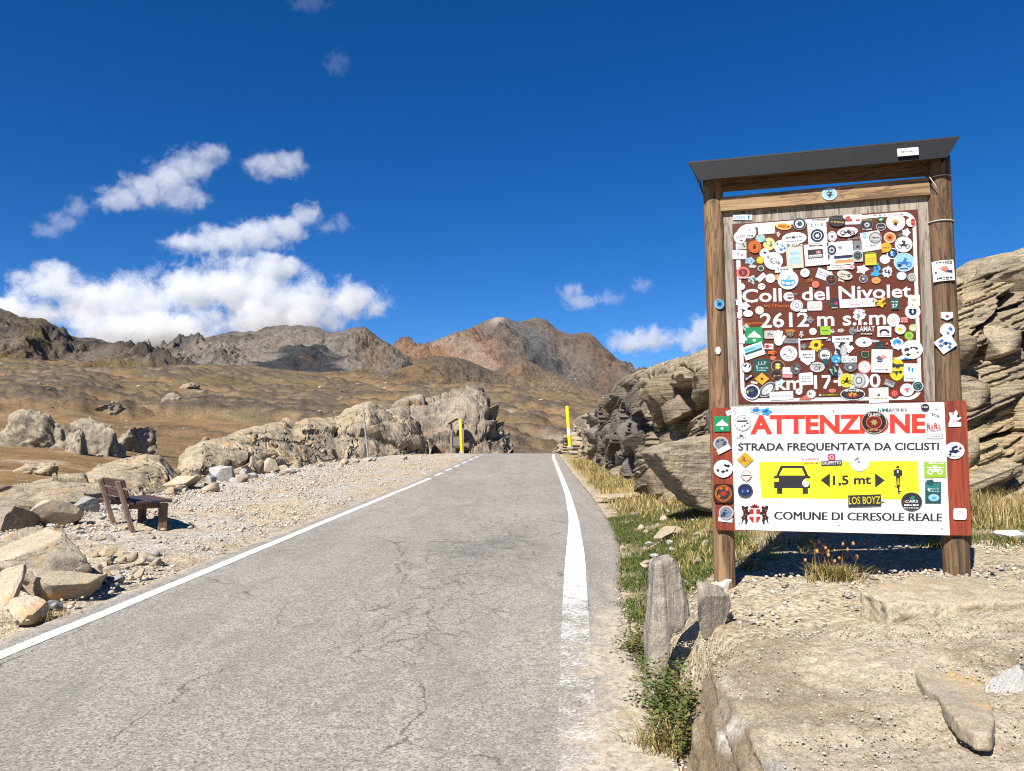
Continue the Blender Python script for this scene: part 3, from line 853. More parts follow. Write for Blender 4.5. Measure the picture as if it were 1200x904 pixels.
    c = mixc(c, (0.36, 0.34, 0.17), (1 - face) * sstep(fbm(P * 2.2, 5, seed=31), 0.12, 0.3) * 0.5)
    c = mixc(c, (0.12, 0.105, 0.09), sstep(fbm(P * V3(1.2, 1.2, 3.0), 5, seed=32), 0.15, 0.38) * 0.6)
    t = NT('layered_cliff_rock')
    vpos = t.pos()
    col = t.n('VertexColor', layer_name='tint').outputs['Color']
    sv = t.map(vpos, scale=(2.2, 1.2, 26), rot=(0, R(-17), 0))
    sn = t.noise(sv, 1.0, 7, 0.72, 0.5)
    fine = t.noise(vpos, 30, 6, 0.75); mid = t.noise(vpos, 5, 5, 0.65)
    col = t.mix(t.ramp(sn, [(0.36, 0.85), (0.52, 0)]), col, t.mix(1.0, col, (0.36, 0.33, 0.30), 'MULTIPLY'))
    col = t.mix(t.ramp(sn, [(0.56, 0), (0.72, 0.5)]), col, t.mix(1.0, col, (1.5, 1.45, 1.35), 'MULTIPLY'))
    col = t.mix(t.ramp(fine, [(0.36, 0.7), (0.5, 0)]), col, t.mix(1.0, col, (0.45, 0.42, 0.38), 'MULTIPLY'))
    col = t.mix(t.ramp(mid, [(0.55, 0), (0.7, 0.35)]), col, t.mix(1.0, col, (0.55, 0.52, 0.5), 'MULTIPLY'))
    h = t.math('ADD', t.math('MULTIPLY', sn, 1.4), t.math('ADD', t.math('MULTIPLY', fine, 0.3), mid))
    m = t.bsdf(col, 0.92, t.bump(h, 0.9, 0.05), 0.2)
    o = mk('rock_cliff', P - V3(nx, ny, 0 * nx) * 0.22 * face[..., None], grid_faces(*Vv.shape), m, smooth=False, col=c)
    tag(o, 'layered schist cliff with overhanging ledges behind the sign', 'cliff')
    # blocks standing proud of the face, bedded along the same dip
    r3 = np.random.default_rng(44)
    sub_ = (slice(6, nr, 5), slice(0, nc, 4))
    Sx, Sy, Sz = (X + 0 * Z)[sub_].ravel(), (Y + 0 * Z)[sub_].ravel(), Z[sub_].ravel()
    An, Aa = ncoord[sub_].ravel(), along[sub_].ravel()
    Fa = (Vv - split)[sub_].ravel(); Px = (pc + 0 * Z)[sub_].ravel()
    Nx = (nx + 0 * Z)[sub_].ravel(); Ny = (ny + 0 * Z)[sub_].ravel()
    nz = np.array([-0.36, 0.13, 0.925]); nz /= np.linalg.norm(nz)
    shapes = []
    for k in range(10):
        v, f = ICO[4]; v = np.sign(v) * np.abs(v) ** 0.24; v /= np.abs(v).max(0)
        for q in range(9):
            n_ = r3.normal(size=3) * np.array([1, 1, 0.45]); n_ /= np.linalg.norm(n_); d_ = r3.uniform(0.80, 1.30)
            w_ = v @ n_; v = v - np.where(w_ > d_, w_ - d_, 0)[:, None] * n_
        lam = hash01(np.floor(v[:, 2] * 5 + 0.5 * perlin(v * 1.3, k)).astype(int), np.full(len(v), k), seed=3) - 0.5
        v = v * (1 + np.array([0.10, 0.16, 0.0]) * lam[:, None]) + (v / np.linalg.norm(v, axis=1, keepdims=True)) * (0.06 * fbm(v * 1.6, 4, seed=600 + k))[:, None]
        shapes.append((v, f))
    bm_ = [rock_mat('cliff_block_' + nm, b, a_, dk, 1.3, strata=((0, R(-20), 0), (1.6, 1.2, 20)), bump=0.9, rnd=0.35, lichen=li_) for nm, b, a_, dk, li_ in
           (('tan', (0.36, 0.288, 0.19), (0.28, 0.225, 0.15), (0.10, 0.08, 0.06), (0.33, 0.30, 0.17)), ('brown', (0.29, 0.222, 0.14), (0.22, 0.172, 0.115), (0.075, 0.06, 0.046), None), ('grey', (0.175, 0.154, 0.13), (0.13, 0.115, 0.097), (0.06, 0.052, 0.045), None))]
    protos = {}
    row = -7.0
    while row < 6.0:
        tk = r3.choice([0.16, 0.24, 0.34, 0.48, 0.62], p=[.18, .27, .27, .18, .10])
        a_ = -16.0 + r3.random()
        while a_ < 8.0:
            L = r3.uniform(0.35, 1.7) * (0.8 if a_ < -1 else 1)
            dist = (An - row) ** 2 + (Aa - a_ - L / 2) ** 2 + ((Fa > 0.02) | ((Px < 860) & (Fa > -0.10)) | (Px < 694)) * 4
            k = int(np.argmin(dist))
            if dist[k] < 0.03 and r3.random() < 0.86:
                far_ = min(max(0.8, Sy[k] / 13), 1.15)
                sk = int(r3.integers(10)); mk_ = (2 if r3.random() < 0.8 else 1) if Px[k] < 748 else int(r3.choice([0, 1, 2], p=[.55, .33, .12]))
                if Px[k] < 690: mk_ = 0
                if (sk, mk_) not in protos:
                    b_ = mk('rock_block', shapes[sk][0], shapes[sk][1], bm_[mk_], o); protos[(sk, mk_)] = b_
                else:
                    b_ = dup(protos[(sk, mk_)], parent=o)
                zx = Vector(nz) + Vector(r3.normal(size=3) * 0.05); zx.normalize()
                out_ = Vector((Nx[k], Ny[k], 0)); yx = -(out_ - zx * out_.dot(zx)); yx.normalize(); xx = yx.cross(zx)
                rot_ = Matrix((xx, yx, zx)).transposed().to_4x4()
                dep = r3.uniform(0.45, 0.8)
                pos = Vector((Sx[k], Sy[k], Sz[k])) - yx * (r3.uniform(-0.14, 0.24) - dep * far_)
                if Px[k] < 748: tk2 = tk * 1.1
                else: tk2 = tk
                b_.matrix_local = Matrix.Translation(pos) @ rot_ @ Matrix.Diagonal((L * 0.56 * far_, dep * far_, tk2 * 0.56 * far_, 1))
            a_ += L
        row += tk
cliff()

# ---- slab of rock in the foreground that forms the bank's edge
SLAB = {}
def bank_slab():
    yk = [0.0, 1.2, 2.26, 2.9, 3.5, 3.88, 3.98]
    xk = [0.62, 0.72, 0.83, 0.90, 0.935, 0.965, 1.02]
    ys = np.concatenate([np.linspace(0.0, 3.4, 210), np.linspace(3.4, 5.3, 150)[1:]])
    xed = np.interp(ys, yk, xk) + np.clip(ys - 3.93, 0, 9) * 0.9 + 0.02 * fbm(V3(ys * 3, 0, 0), 4, seed=401)
    nf = 46
    fz = np.linspace(0, 1, nf)
    tx = np.concatenate([np.linspace(0, 1.4, 190), np.linspace(1.4, 6.2, 130)[1:]])
    def ztop(x, y):
        z = zbank(x, y) + 0.055 - 0.15 * sstep(y, 3.9, 4.9)
        # chamfer towards the front left
        a = np.array([0.87, 2.95]); b = np.array([1.42, 2.10]); dd = (b - a) / np.linalg.norm(b - a); nn = np.array([-dd[1], dd[0]]) * (1 if (-dd[1] * (0 - a[0]) + dd[0] * (0 - a[1])) > 0 else -1)
        q = (x - a[0]) * nn[0] + (y - a[1]) * nn[1] + 0.05 * fbm(V3(x * 5, y * 5, 0), 3, seed=403)
        z = z - 0.55 * np.clip(q, 0, 0.6) - 0.035 * sstep(q, 0.0, 0.03)
        return z
    XF = xed[:, None] - 0.21 * (1 - fz) * (ys[:, None] > 0) ; YF = ys[:, None] + 0 * fz
    zt = ztop(xed, ys)
    zlow = zr(ys) - 0.25
    ZF = zlow[:, None] + (zt - zlow)[:, None] * fz
    XT = xed[:, None] + tx[1:]; YT = ys[:, None] + 0 * tx[1:]
    ZT = ztop(XT, YT)
    X = np.c_[XF, XT]; Y = np.c_[YF, YT]; Z = np.c_[ZF, ZT]
    P = V3(X, Y, Z)
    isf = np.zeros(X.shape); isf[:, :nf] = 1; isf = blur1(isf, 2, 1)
    n = grid_normals(P); n = np.where(((n * V3(-isf, 0 * isf, 1 - isf)).sum(-1) < 0)[..., None], -n, n)
    li = np.floor((Z * 0.9 + 0.35 * X - 0.2 * Y + 0.03 * fbm(P * 2, 3, seed=5)) / 0.045).astype(int)
    d = 0.020 * fbm(P * 2.2, 5, seed=411) + 0.022 * fbm(P * 9, 6, gain=0.62, seed=412)
    sur = fbm(V3(X * 1.6, Y * 2.6, 0), 5, seed=414)
    ter = np.floor(sur * 12) / 12
    d = d + 0.075 * ter * (1 - isf) + 0.05 * (hash01(li, li * 0 + 1, seed=3) - 0.5) * isf * 0.6
    f1, f2, cid = worley(P * V3(1.4, 2.0, 0.6), 415)
    d = d - 0.03 * (1 - sstep(f2 - f1, 0, 0.03)) * (1 - isf) * sstep(fbm(P * 1.1, 2, seed=2), -0.1, 0.2)
    SLAB['z'] = ztop
    P = P + n * d[..., None]
    c = np.ones(X.shape + (1,)) * np.array([0.47, 0.40, 0.295])
    n1 = fbm(P * 1.3, 5, seed=421); n2 = fbm(P * 6, 5, gain=0.6, seed=422)
    c = mixc(c, (0.35, 0.29, 0.205), sstep(n1 + 0.4 * n2, 0.0, 0.3))
    c = mixc(c, (0.47, 0.41, 0.31), sstep(n2 - n1, 0.12, 0.4) * 0.7)
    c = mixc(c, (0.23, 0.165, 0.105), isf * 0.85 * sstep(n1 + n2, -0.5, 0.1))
    a = np.array([0.87, 2.95]); b = np.array([1.42, 2.10]); dd = (b - a) / np.linalg.norm(b - a); nn = np.array([dd[1], -dd[0]])
    if (nn * (np.array([0, 0]) - a)).sum() < 0: nn = -nn
    q = (X - a[0]) * nn[0] + (Y - a[1]) * nn[1] + 0.09 * n1
    grey = sstep(q, -0.02, 0.03) * (1 - isf)
    c = mixc(c, (0.27, 0.27, 0.262), grey * (0.9 - 0.9 * sstep(q, 0.16, 0.24) ))
    ve = np.abs(X - xed[:, None] - 0.045 * np.sin(Y * 7) - 0.05 * n1) * (1 + 0 * Y)
    c = mixc(c, (0.62, 0.58, 0.50), (1 - sstep(ve, 0.008, 0.035)) * sstep(n2, -0.25, 0.15) * (Y < 3.7) * 0.85)
    t = NT('bank_slab_rock_tinted')
    v = t.pos(); col = t.n('VertexColor', layer_name='tint').outputs['Color']
    fine = t.noise(v, 70, 5, 0.85); mid = t.noise(v, 11, 6, 0.7)
    str_ = t.noise(t.map(v, scale=(9, 13, 24), rot=(0, 0, R(28))), 1.0, 6, 0.7, 0.2)
    col = t.mix(t.ramp(fine, [(0.36, 0.95), (0.5, 0)]), col, t.mix(1.0, col, (0.42, 0.37, 0.32), 'MULTIPLY'))
    col = t.mix(t.ramp(fine, [(0.56, 0), (0.68, 0.8)]), col, t.mix(1.0, col, (1.5, 1.48, 1.42), 'MULTIPLY'))
    col = t.mix(t.ramp(mid, [(0.38, 0.5), (0.55, 0)]), col, t.mix(1.0, col, (0.6, 0.54, 0.46), 'MULTIPLY'))
    col = t.mix(t.ramp(str_, [(0.36, 0.35), (0.5, 0)]), col, t.mix(1.0, col, (0.55, 0.5, 0.44), 'MULTIPLY'))
    h = t.math('ADD', t.math('ADD', t.math('MULTIPLY', fine, 0.5), mid), t.math('MULTIPLY', str_, 0.3))
    m = t.bsdf(col, 0.92, t.bump(h, 1.0, 0.022), 0.2)
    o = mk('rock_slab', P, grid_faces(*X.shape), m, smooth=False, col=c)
    tag(o, 'large flat sandy rock slab with a steep brown side at the front right', 'rock slab')
bank_slab()

# ---- free rocks
def rock_shape(seed, sub=4, cuts=9, cutmin=0.55, rough=0.09, fine=0.02):
    r2 = np.random.default_rng(seed)
    v, f = ICO[sub]; v = v.copy()
    for k in range(cuts):
        n = r2.normal(size=3); n /= np.linalg.norm(n)
        d = r2.uniform(cutmin, 0.92)
        q = v @ n
        v = v - np.where(q > d, (q - d), 0)[:, None] * n
    nn = v / np.linalg.norm(v, axis=1, keepdims=True)
    v = v + nn * (rough * fbm(v * 1.8, 5, seed=seed) + fine * fbm(v * 8, 4, seed=seed + 1))[:, None]
    return v, f

def boulder(name, label, cat, px, py, wpx, hpx, seed, mat, depth=0.9, rz=0.0, sink=0.15, group=None, y=None, sub=5, cuts=22, rough=0.05, tilt=0.0, cutmin=0.3, fine=0.025):
    """px, py: foot of the rock in the photograph; wpx, hpx: its size there"""
    p = hit(px, py) if y is None else mhit(px, py, y)
    s = p[1] / F
    w, h = wpx * s, hpx * s
    v, f = rock_shape(seed, sub, cuts, cutmin, rough, fine)
    ext = v.max(0) - v.min(0); v = (v - (v.max(0) + v.min(0)) / 2) / ext
    ct, st = math.cos(tilt), math.sin(tilt)
    v = v * np.array([w, w * depth, h * (1 + sink)])
    v = np.stack([v[:, 0] * ct - v[:, 2] * st, v[:, 1], v[:, 0] * st + v[:, 2] * ct], -1)
    v[:, 2] += h * 0.5 - h * sink * 0.5
    o = mk(name, v, f, mat, smooth=False, loc=(p[0], p[1] + w * depth * 0.35, p[2]))
    o.rotation_euler = (0, 0, rz)
    return tag(o, label, cat, group)

G1 = 'boulders around the lay-by'
boulder('boulder', 'biggest cream and orange boulder at the left edge near the road', 'boulder', 20, 700, 136, 78, 511, BOULDER, 0.85, 0.2, 0.1, G1, tilt=-0.12, cuts=24, cutmin=0.28)
boulder('boulder', 'flat tan ledge stone lying against the foot of the biggest boulder', 'boulder', 58, 704, 92, 36, 523, BOULDER, 0.6, 0.1, 0.2, G1)
boulder('boulder', 'orange-stained stone below the biggest boulder at the left edge', 'boulder', 2, 712, 36, 48, 531, BOULDER, 0.8, 0.4, 0.2, G1)
boulder('boulder', 'whitish low stone in the corner next to the grass tuft', 'boulder', 22, 728, 46, 24, 537, BOULDER, 0.8, 0.1, 0.3, G1)
boulder('boulder', 'dark-sided square boulder in the gap below the whaleback', 'boulder', 4, 622, 50, 28, 541, DARKROCK, 0.9, 0.3, 0.2, G1)
boulder('boulder', 'pale tilted boulder with orange face left of the bench', 'boulder', 56, 617, 56, 32, 547, BOULDER, 0.9, -0.1, 0.2, G1, tilt=0.2)
boulder('boulder', 'grey flat stone behind the bench back', 'boulder', 92, 600, 34, 18, 551, GREYST, 0.9, 0, 0.2, G1)
boulder('boulder', 'blue-grey rounded boulder at the foot of the long outcrop', 'boulder', 255, 565, 30, 19, 557, GREYST, 0.9, 0.2, 0.2, G1)
boulder('boulder', 'brown wedge stone left of the blue-grey boulder', 'boulder', 208, 574, 48, 16, 563, BOULDER, 0.8, 0.1, 0.2, G1, tilt=0.25)
boulder('boulder', 'cream square block at the foot of the cracked outcrop', 'boulder', 312, 555, 24, 19, 569, BOULDER, 0.9, 0.3, 0.2, G1)
boulder('boulder', 'cream stone between the blue-grey boulder and the square block', 'boulder', 280, 560, 26, 15, 571, BOULDER, 0.9, 0.3, 0.2, G1)
boulder('boulder', 'small grey stone in front of the blue-grey boulder', 'boulder', 246, 568, 12, 11, 577, GREYST, 0.9, 0.3, 0.2, G1)
boulder('boulder', 'small grey upright stone right of the blue-grey boulder', 'boulder', 284, 560, 9, 11, 579, GREYST, 0.9, 0.3, 0.2, G1)
boulder('boulder', 'rusty brown stone right of the cream square block', 'boulder', 334, 549, 16, 10, 587, BOULDER, 0.9, 0.3, 0.2, G1)
boulder('boulder', 'white split boulder at the right end of the stone row', 'boulder', 352, 546, 30, 11, 593, BOULDER, 0.7, 0.1, 0.2, G1)
boulder('boulder', 'lone orange and grey pointed stone in the gravel below the bench', 'boulder', 125, 654, 18, 13, 601, BOULDER, 0.8, 0.4, 0.15, G1)
boulder('boulder', 'flat outcropping slab half buried on the verge grass', 'boulder', 790, 630, 40, 14, 607, SLABROCK, 0.8, 0.1, 0.3, G1)
boulder('boulder', 'long low stone step across the verge before the green grass', 'boulder', 728, 588, 66, 10, 613, FLAKE, 0.35, 0.1, 0.3, G1)
boulder('boulder', 'small bright white stone at the foot of the left sign post', 'boulder', 848, 694, 26, 16, 617, rock_mat('white_quartz', (0.72, 0.70, 0.68), (0.62, 0.60, 0.58), (0.40, 0.38, 0.36), 5, bump=0.4, coords='obj'), 0.8, 0.2, 0.25, G1, sub=4)
boulder('boulder', 'white rounded stone in the grass right of the sign', 'boulder', 1186, 634, 34, 12, 619, rock_mat('white_quartz_grass', (0.66, 0.64, 0.62), (0.58, 0.56, 0.54), (0.36, 0.34, 0.32), 5, bump=0.4, coords='obj'), 0.8, 0.2, 0.25, G1, sub=4)
boulder('boulder', 'grey flaking stone at the right edge beside the loose flake', 'boulder', 1192, 826, 52, 46, 641, GREYST, 0.8, 0.3, 0.5, G1)
boulder('boulder', 'grey pointed slate stub behind the slab corner', 'boulder', 836, 744, 46, 56, 643, SLATE, 0.45, 0.2, 0.15, G1, tilt=-0.18)
# far boulders in the hollow on the left
G2 = 'boulders in the hollow beyond the whaleback'
for (bx, by, bw, bh, yy, sd_, lb) in [
        (38, 525, 96, 46, 30, 701, 'wide pale crag with dark cap at the left edge of the hollow'),
        (84, 531, 26, 30, 30, 709, 'narrow upright rock between the crag and the cracked boulder'),
        (108, 531, 62, 44, 30, 719, 'grey cracked boulder in the middle of the hollow'),
        (150, 529, 50, 30, 30, 727, 'low rounded grey rock right of the cracked boulder'),
        (122, 484, 36, 15, 60, 733, 'dark outcrop alone on the brown slope above the hollow'),
        (200, 471, 34, 12, 60, 739, 'dark broken knoll on the slope beyond the lone dark outcrop'),
        (216, 456, 30, 9, 60, 743, 'farthest dark rocky knoll high on the brown slope'),
        (36, 556, 50, 14, 20, 751, 'pale flat rocks among orange grass at the left edge')]:
    boulder('far_boulder', lb, 'boulder', bx, by, bw, bh, sd_, CRAG if sd_ < 730 else DARKROCK if sd_ != 751 else GRANITE, 0.8, 0.1, 0.8, G2, y=yy, sub=5, cuts=18, cutmin=0.32, rough=0.34, fine=0.16)

def plate(name, label, cat, poly, y, thick, mat, seed, lean=0.0, group=None, rough=0.03):
    """upright or lying stone with a traced outline and real thickness"""
    pts = [at(px, py, y) for px, py in poly]
    base = pts[int(np.argmin([p[2] for p in pts]))]
    bm = bmesh.new()
    vs = [bm.verts.new((p[0], y + lean * (p[2] - base[2]), p[2])) for p in pts]
    f = bm.faces.new(vs)
    bm.normal_update()
    if f.normal.y > 0: bmesh.ops.reverse_faces(bm, faces=[f])
    ex = bmesh.ops.extrude_face_region(bm, geom=[f])
    for g in ex['geom']:
        if isinstance(g, bmesh.types.BMVert): g.co.y += thick
    bmesh.ops.recalc_face_normals(bm, faces=bm.faces)
    bmesh.ops.triangulate(bm, faces=bm.faces[:])
    for _ in range(4):
        bmesh.ops.subdivide_edges(bm, edges=[e for e in bm.edges if e.calc_length() > 0.035], cuts=1, use_grid_fill=True)
        bmesh.ops.triangulate(bm, faces=bm.faces[:])
    for _ in range(3): bmesh.ops.smooth_vert(bm, verts=bm.verts, factor=0.5, use_axis_x=True, use_axis_y=True, use_axis_z=True)
    bm.normal_update()
    co = np.array([v.co[:] for v in bm.verts]); no = np.array([v.normal[:] for v in bm.verts])
    co = co + no * (rough * fbm(co * 3.5, 5, seed=seed) + rough * 0.4 * fbm(co * 14, 4, seed=seed + 1))[:, None]
    bm.verts.index_update()
    fs = [[v.index for v in q.verts] for q in bm.faces]; bm.free()
    o = mk(name, co - base, fs, mat, smooth=False, loc=base)
    return tag(o, label, cat, group)

plate('slate_plate', 'tall grey upright slate slab at the road edge left of the sign', 'stone slab',
      [(768, 660), (790, 655), (799, 668), (806, 700), (812, 722), (800, 742), (789, 744), (782, 790), (775, 822), (762, 818), (760, 770), (764, 700)], 4.75, 0.20, SLATE, 801)
plate('rock_wedge', 'overhanging wedge of schist leaning out of the cliff left of the sign', 'rock wedge',
      [(768, 531), (786, 522), (812, 516), (842, 510), (850, 560), (846, 604), (824, 598), (806, 578), (790, 560)], 9.35, 1.3, rock_mat('wedge_rock', (0.33, 0.265, 0.175), (0.25, 0.205, 0.14), (0.11, 0.09, 0.07), 1.4, strata=((0, R(-17), 0), (2, 1.2, 24)), bump=0.8), 803, rough=0.06)
def lying(name, label, cat, poly, z, thick, mat, seed, rough=0.02, group=None):
    pts = []
    for px, py in poly:
        d = ray(px, py); k = (z - CAM_Z) / d[2]; pts.append(np.array([0, 0, CAM_Z]) + d * k)
    c = np.mean(pts, 0)
    bm = bmesh.new()
    f = bm.faces.new([bm.verts.new(p - c) for p in pts]); bm.normal_update()
    if f.normal.z < 0: bmesh.ops.reverse_faces(bm, faces=[f])
    ex = bmesh.ops.extrude_face_region(bm, geom=[f])
    for g in ex['geom']:
        if isinstance(g, bmesh.types.BMVert): g.co.z -= thick
    bmesh.ops.recalc_face_normals(bm, faces=bm.faces)
    bmesh.ops.triangulate(bm, faces=bm.faces[:])
    for _ in range(4):
        bmesh.ops.subdivide_edges(bm, edges=[e for e in bm.edges if e.calc_length() > 0.022], cuts=1, use_grid_fill=True)
        bmesh.ops.triangulate(bm, faces=bm.faces[:])
    for _ in range(2): bmesh.ops.smooth_vert(bm, verts=bm.verts, factor=0.5, use_axis_x=True, use_axis_y=True, use_axis_z=True)
    bm.normal_update()
    co = np.array([v.co[:] for v in bm.verts]); no = np.array([v.normal[:] for v in bm.verts])
    co = co + no * (rough * fbm(co * 6, 5, seed=seed) + rough * 0.4 * fbm(co * 25, 4, seed=seed + 1))[:, None]
    bm.verts.index_update()
    fs = [[v.index for v in q.verts] for q in bm.faces]; bm.free()
    return tag(mk(name, co, fs, mat, smooth=True, loc=c), label, cat, group)
lying('stone_flake', 'loose tongue-shaped stone flake lying on the sandy slab', 'stone flake',
      [(1063, 757), (1078, 757), (1110, 764), (1142, 786), (1158, 812), (1166, 846), (1160, 860), (1142, 859), (1122, 847), (1106, 826), (1096, 812), (1080, 802), (1070, 782)], 0.700, 0.06, FLAKE, 811, 0.014)
lying('ledge_stone', 'long pale ledge stone behind the slab, right of the dark sign post', 'boulder',
      [(1008, 694), (1040, 680), (1100, 670), (1180, 664), (1290, 662), (1300, 700), (1210, 704), (1120, 706), (1040, 706)], 0.835, 0.20, SLABROCK, 815, 0.05)
lying('stone_flake', 'small tan chip lying on the gravel at the road edge', 'stone flake',
      [(721, 835), (730, 828), (742, 830), (748, 838), (738, 845), (724, 843)], 0.21, 0.06, FLAKE, 813, 0.006)

# ---- stones one can pick out
STONES = []
for k in range(7):
    v, f = rock_shape(900 + k, 3, 16, 0.30, 0.06, 0.02)
    STONES.append((v * np.array([1.0, 0.8, 0.62]), f))
stone_mats = [GREYST, BOULDER, BOULDER, GREYST, BOULDER, GREYST, BOULDER]
stone_protos = {}
def scatter_stones(label, group, n, region, smin, smax, seed, power=2.2):
    r2 = np.random.default_rng(seed)
    for i in range(n):
        x, y = region(r2)
        while xl(y) - 0.55 < x < xe(y) - 0.25: x, y = region(r2)
        k = int(r2.integers(7))
        if k not in stone_protos:
            o = mk('stone', STONES[k][0], STONES[k][1], stone_mats[k]); stone_protos[k] = o
        else:
            o = dup(stone_protos[k])
        s = smin + (smax - smin) * r2.random() ** power
        o.scale = (s, s, s * r2.uniform(0.7, 1.1)); o.rotation_euler = (r2.uniform(-0.3, 0.3), r2.uniform(-0.3, 0.3), r2.uniform(0, 6.28))
        o.location = (x, y, float(G(x, y)) + s * 0.22)
        tag(o, label, 'stone', group)
def reg_px(x0, x1, y0, y1):
    def f(r2):
        p = hit(r2.uniform(x0, x1), r2.uniform(y0, y1)); return float(p[0]), float(p[1])
    return f
def reg_row(pts, spread):
    def f(r2):
        t = r2.random() * (len(pts) - 1); i = int(t); q = t - i
        p = hit(pts[i][0] + (pts[i + 1][0] - pts[i][0]) * q, pts[i][1] + (pts[i + 1][1] - pts[i][1]) * q + r2.normal() * spread)
        return float(p[0]), float(p[1])
    return f
scatter_stones('fist-sized grey or tan rubble stone in the gravel around the biggest boulder', 'rubble below the bench', 62, reg_px(60, 190, 650, 712), 0.04, 0.12, 21)
scatter_stones('rubble stone between the bench and the whaleback', 'rubble behind the bench', 50, reg_px(20, 225, 585, 640), 0.05, 0.15, 22)
scatter_stones('small stone in the row along the foot of the long outcrop', 'stones along the outcrop foot', 60, reg_row([(200, 580), (250, 570), (300, 560), (350, 552), (420, 542), (500, 534)], 2.0), 0.07, 0.30, 23)
scatter_stones('small pale stone on the bank around the sign posts', 'stones around the sign posts', 46, reg_px(860, 1190, 668, 704), 0.012, 0.045, 24)
scatter_stones('pale flat stone lying in the verge grass', 'stones in the verge grass', 26, reg_px(740, 830, 600, 690), 0.03, 0.12, 25)
scatter_stones('small stone chip at the dusty right road edge', 'chips at the right road edge', 34, reg_px(690, 770, 690, 890), 0.010, 0.035, 26)

# ---- gravel, uncountable
def gravel(name, label, n, region, smin, smax, seed, cols, power=3.0, zf=None):
    r2 = np.random.default_rng(seed)
    v0, f0 = ICO[1]
    P = region(r2, n)
    P = P[: n]
    n = len(P)
    s = smin + (smax - smin) * r2.random(n) ** power
    sc = r2.uniform(0.6, 1.15, (n, 3)) * np.array([1, 1, 0.62])
    a = r2.uniform(0, 6.28, n)
    jit = r2.uniform(0.72, 1.2, (n, len(v0), 1))
    v = v0[None] * jit * sc[:, None, :] * s[:, None, None]
    c, q = np.cos(a)[:, None], np.sin(a)[:, None]
    v = np.stack([v[..., 0] * c - v[..., 1] * q, v[..., 0] * q + v[..., 1] * c, v[..., 2]], -1)
    z = (zf or G)(P[:, 0], P[:, 1]) + s * 0.15
    v = v + np.c_[P, z][:, None, :]
    f = (f0[None] + (np.arange(n) * len(v0))[:, None, None]).reshape(-1, 3)
    cc = np.asarray(cols)[r2.integers(len(cols), size=n)] * r2.uniform(0.75, 1.2, (n, 1))
    c = np.repeat(cc[:, None, :], len(v0), 1).reshape(-1, 3)
    o = mk(name, v.reshape(-1, 3), f, GRAVEL, col=c)
    tag(o, label, kind='stuff')
_t3 = NT('gravel_stone')
_c3 = _t3.n('VertexColor', layer_name='tint').outputs['Color']
GRAVEL = _t3.bsdf(_t3.mix(_t3.ramp(_t3.noise(_t3.pos(), 60, 4, 0.7), [(0.35, 0.6), (0.55, 0)]), _c3, _t3.mix(1.0, _c3, (0.5, 0.48, 0.45), 'MULTIPLY')), 0.92, spec=0.2)
def reg_left(r2, n):
    y = 3.5 + 28 * r2.random(n * 2) ** 1.5
    d = r2.random(n * 2) ** 0.85 * 5.6
    x = xl(y) - 0.42 - d
    dens = 0.35 + fbm(V3(x * 0.7, y * 0.7, 0), 3, seed=77) * 1.4 + 0.5 * sstep(d, 2.0, 4.0) + 0.3 * (1 - sstep(y, 7, 11))
    k = r2.random(n * 2) < dens
    return np.c_[x, y][k]
def reg_right(r2, n):
    y = 2.2 + 5.5 * r2.random(n * 2)
    x = xe(y) + r2.normal(size=n * 2) * 0.16 - 0.02
    return np.c_[x, y][x < 1.0]
def reg_bank(r2, n):
    y = 4.1 + 2.6 * r2.random(n * 2); x = 1.3 + 4.4 * r2.random(n * 2)
    k = r2.random(n * 2) < 0.4 + 1.2 * fbm(V3(x * 1.3, y * 1.3, 0), 3, seed=78)
    return np.c_[x, y][k]
gcols = [(0.44, 0.375, 0.285), (0.39, 0.36, 0.32), (0.53, 0.49, 0.42), (0.29, 0.275, 0.26), (0.42, 0.32, 0.21)]
gravel('gravel', 'loose gravel strewn over the lay-by', 30000, reg_left, 0.007, 0.042, 31, gcols, 3.6)
gravel('gravel', 'fine grit along the right edge of the asphalt', 5000, reg_right, 0.003, 0.016, 32, gcols)
gravel('gravel', 'small chippings on the earth around the sign', 6000, reg_bank, 0.004, 0.022, 33, gcols)

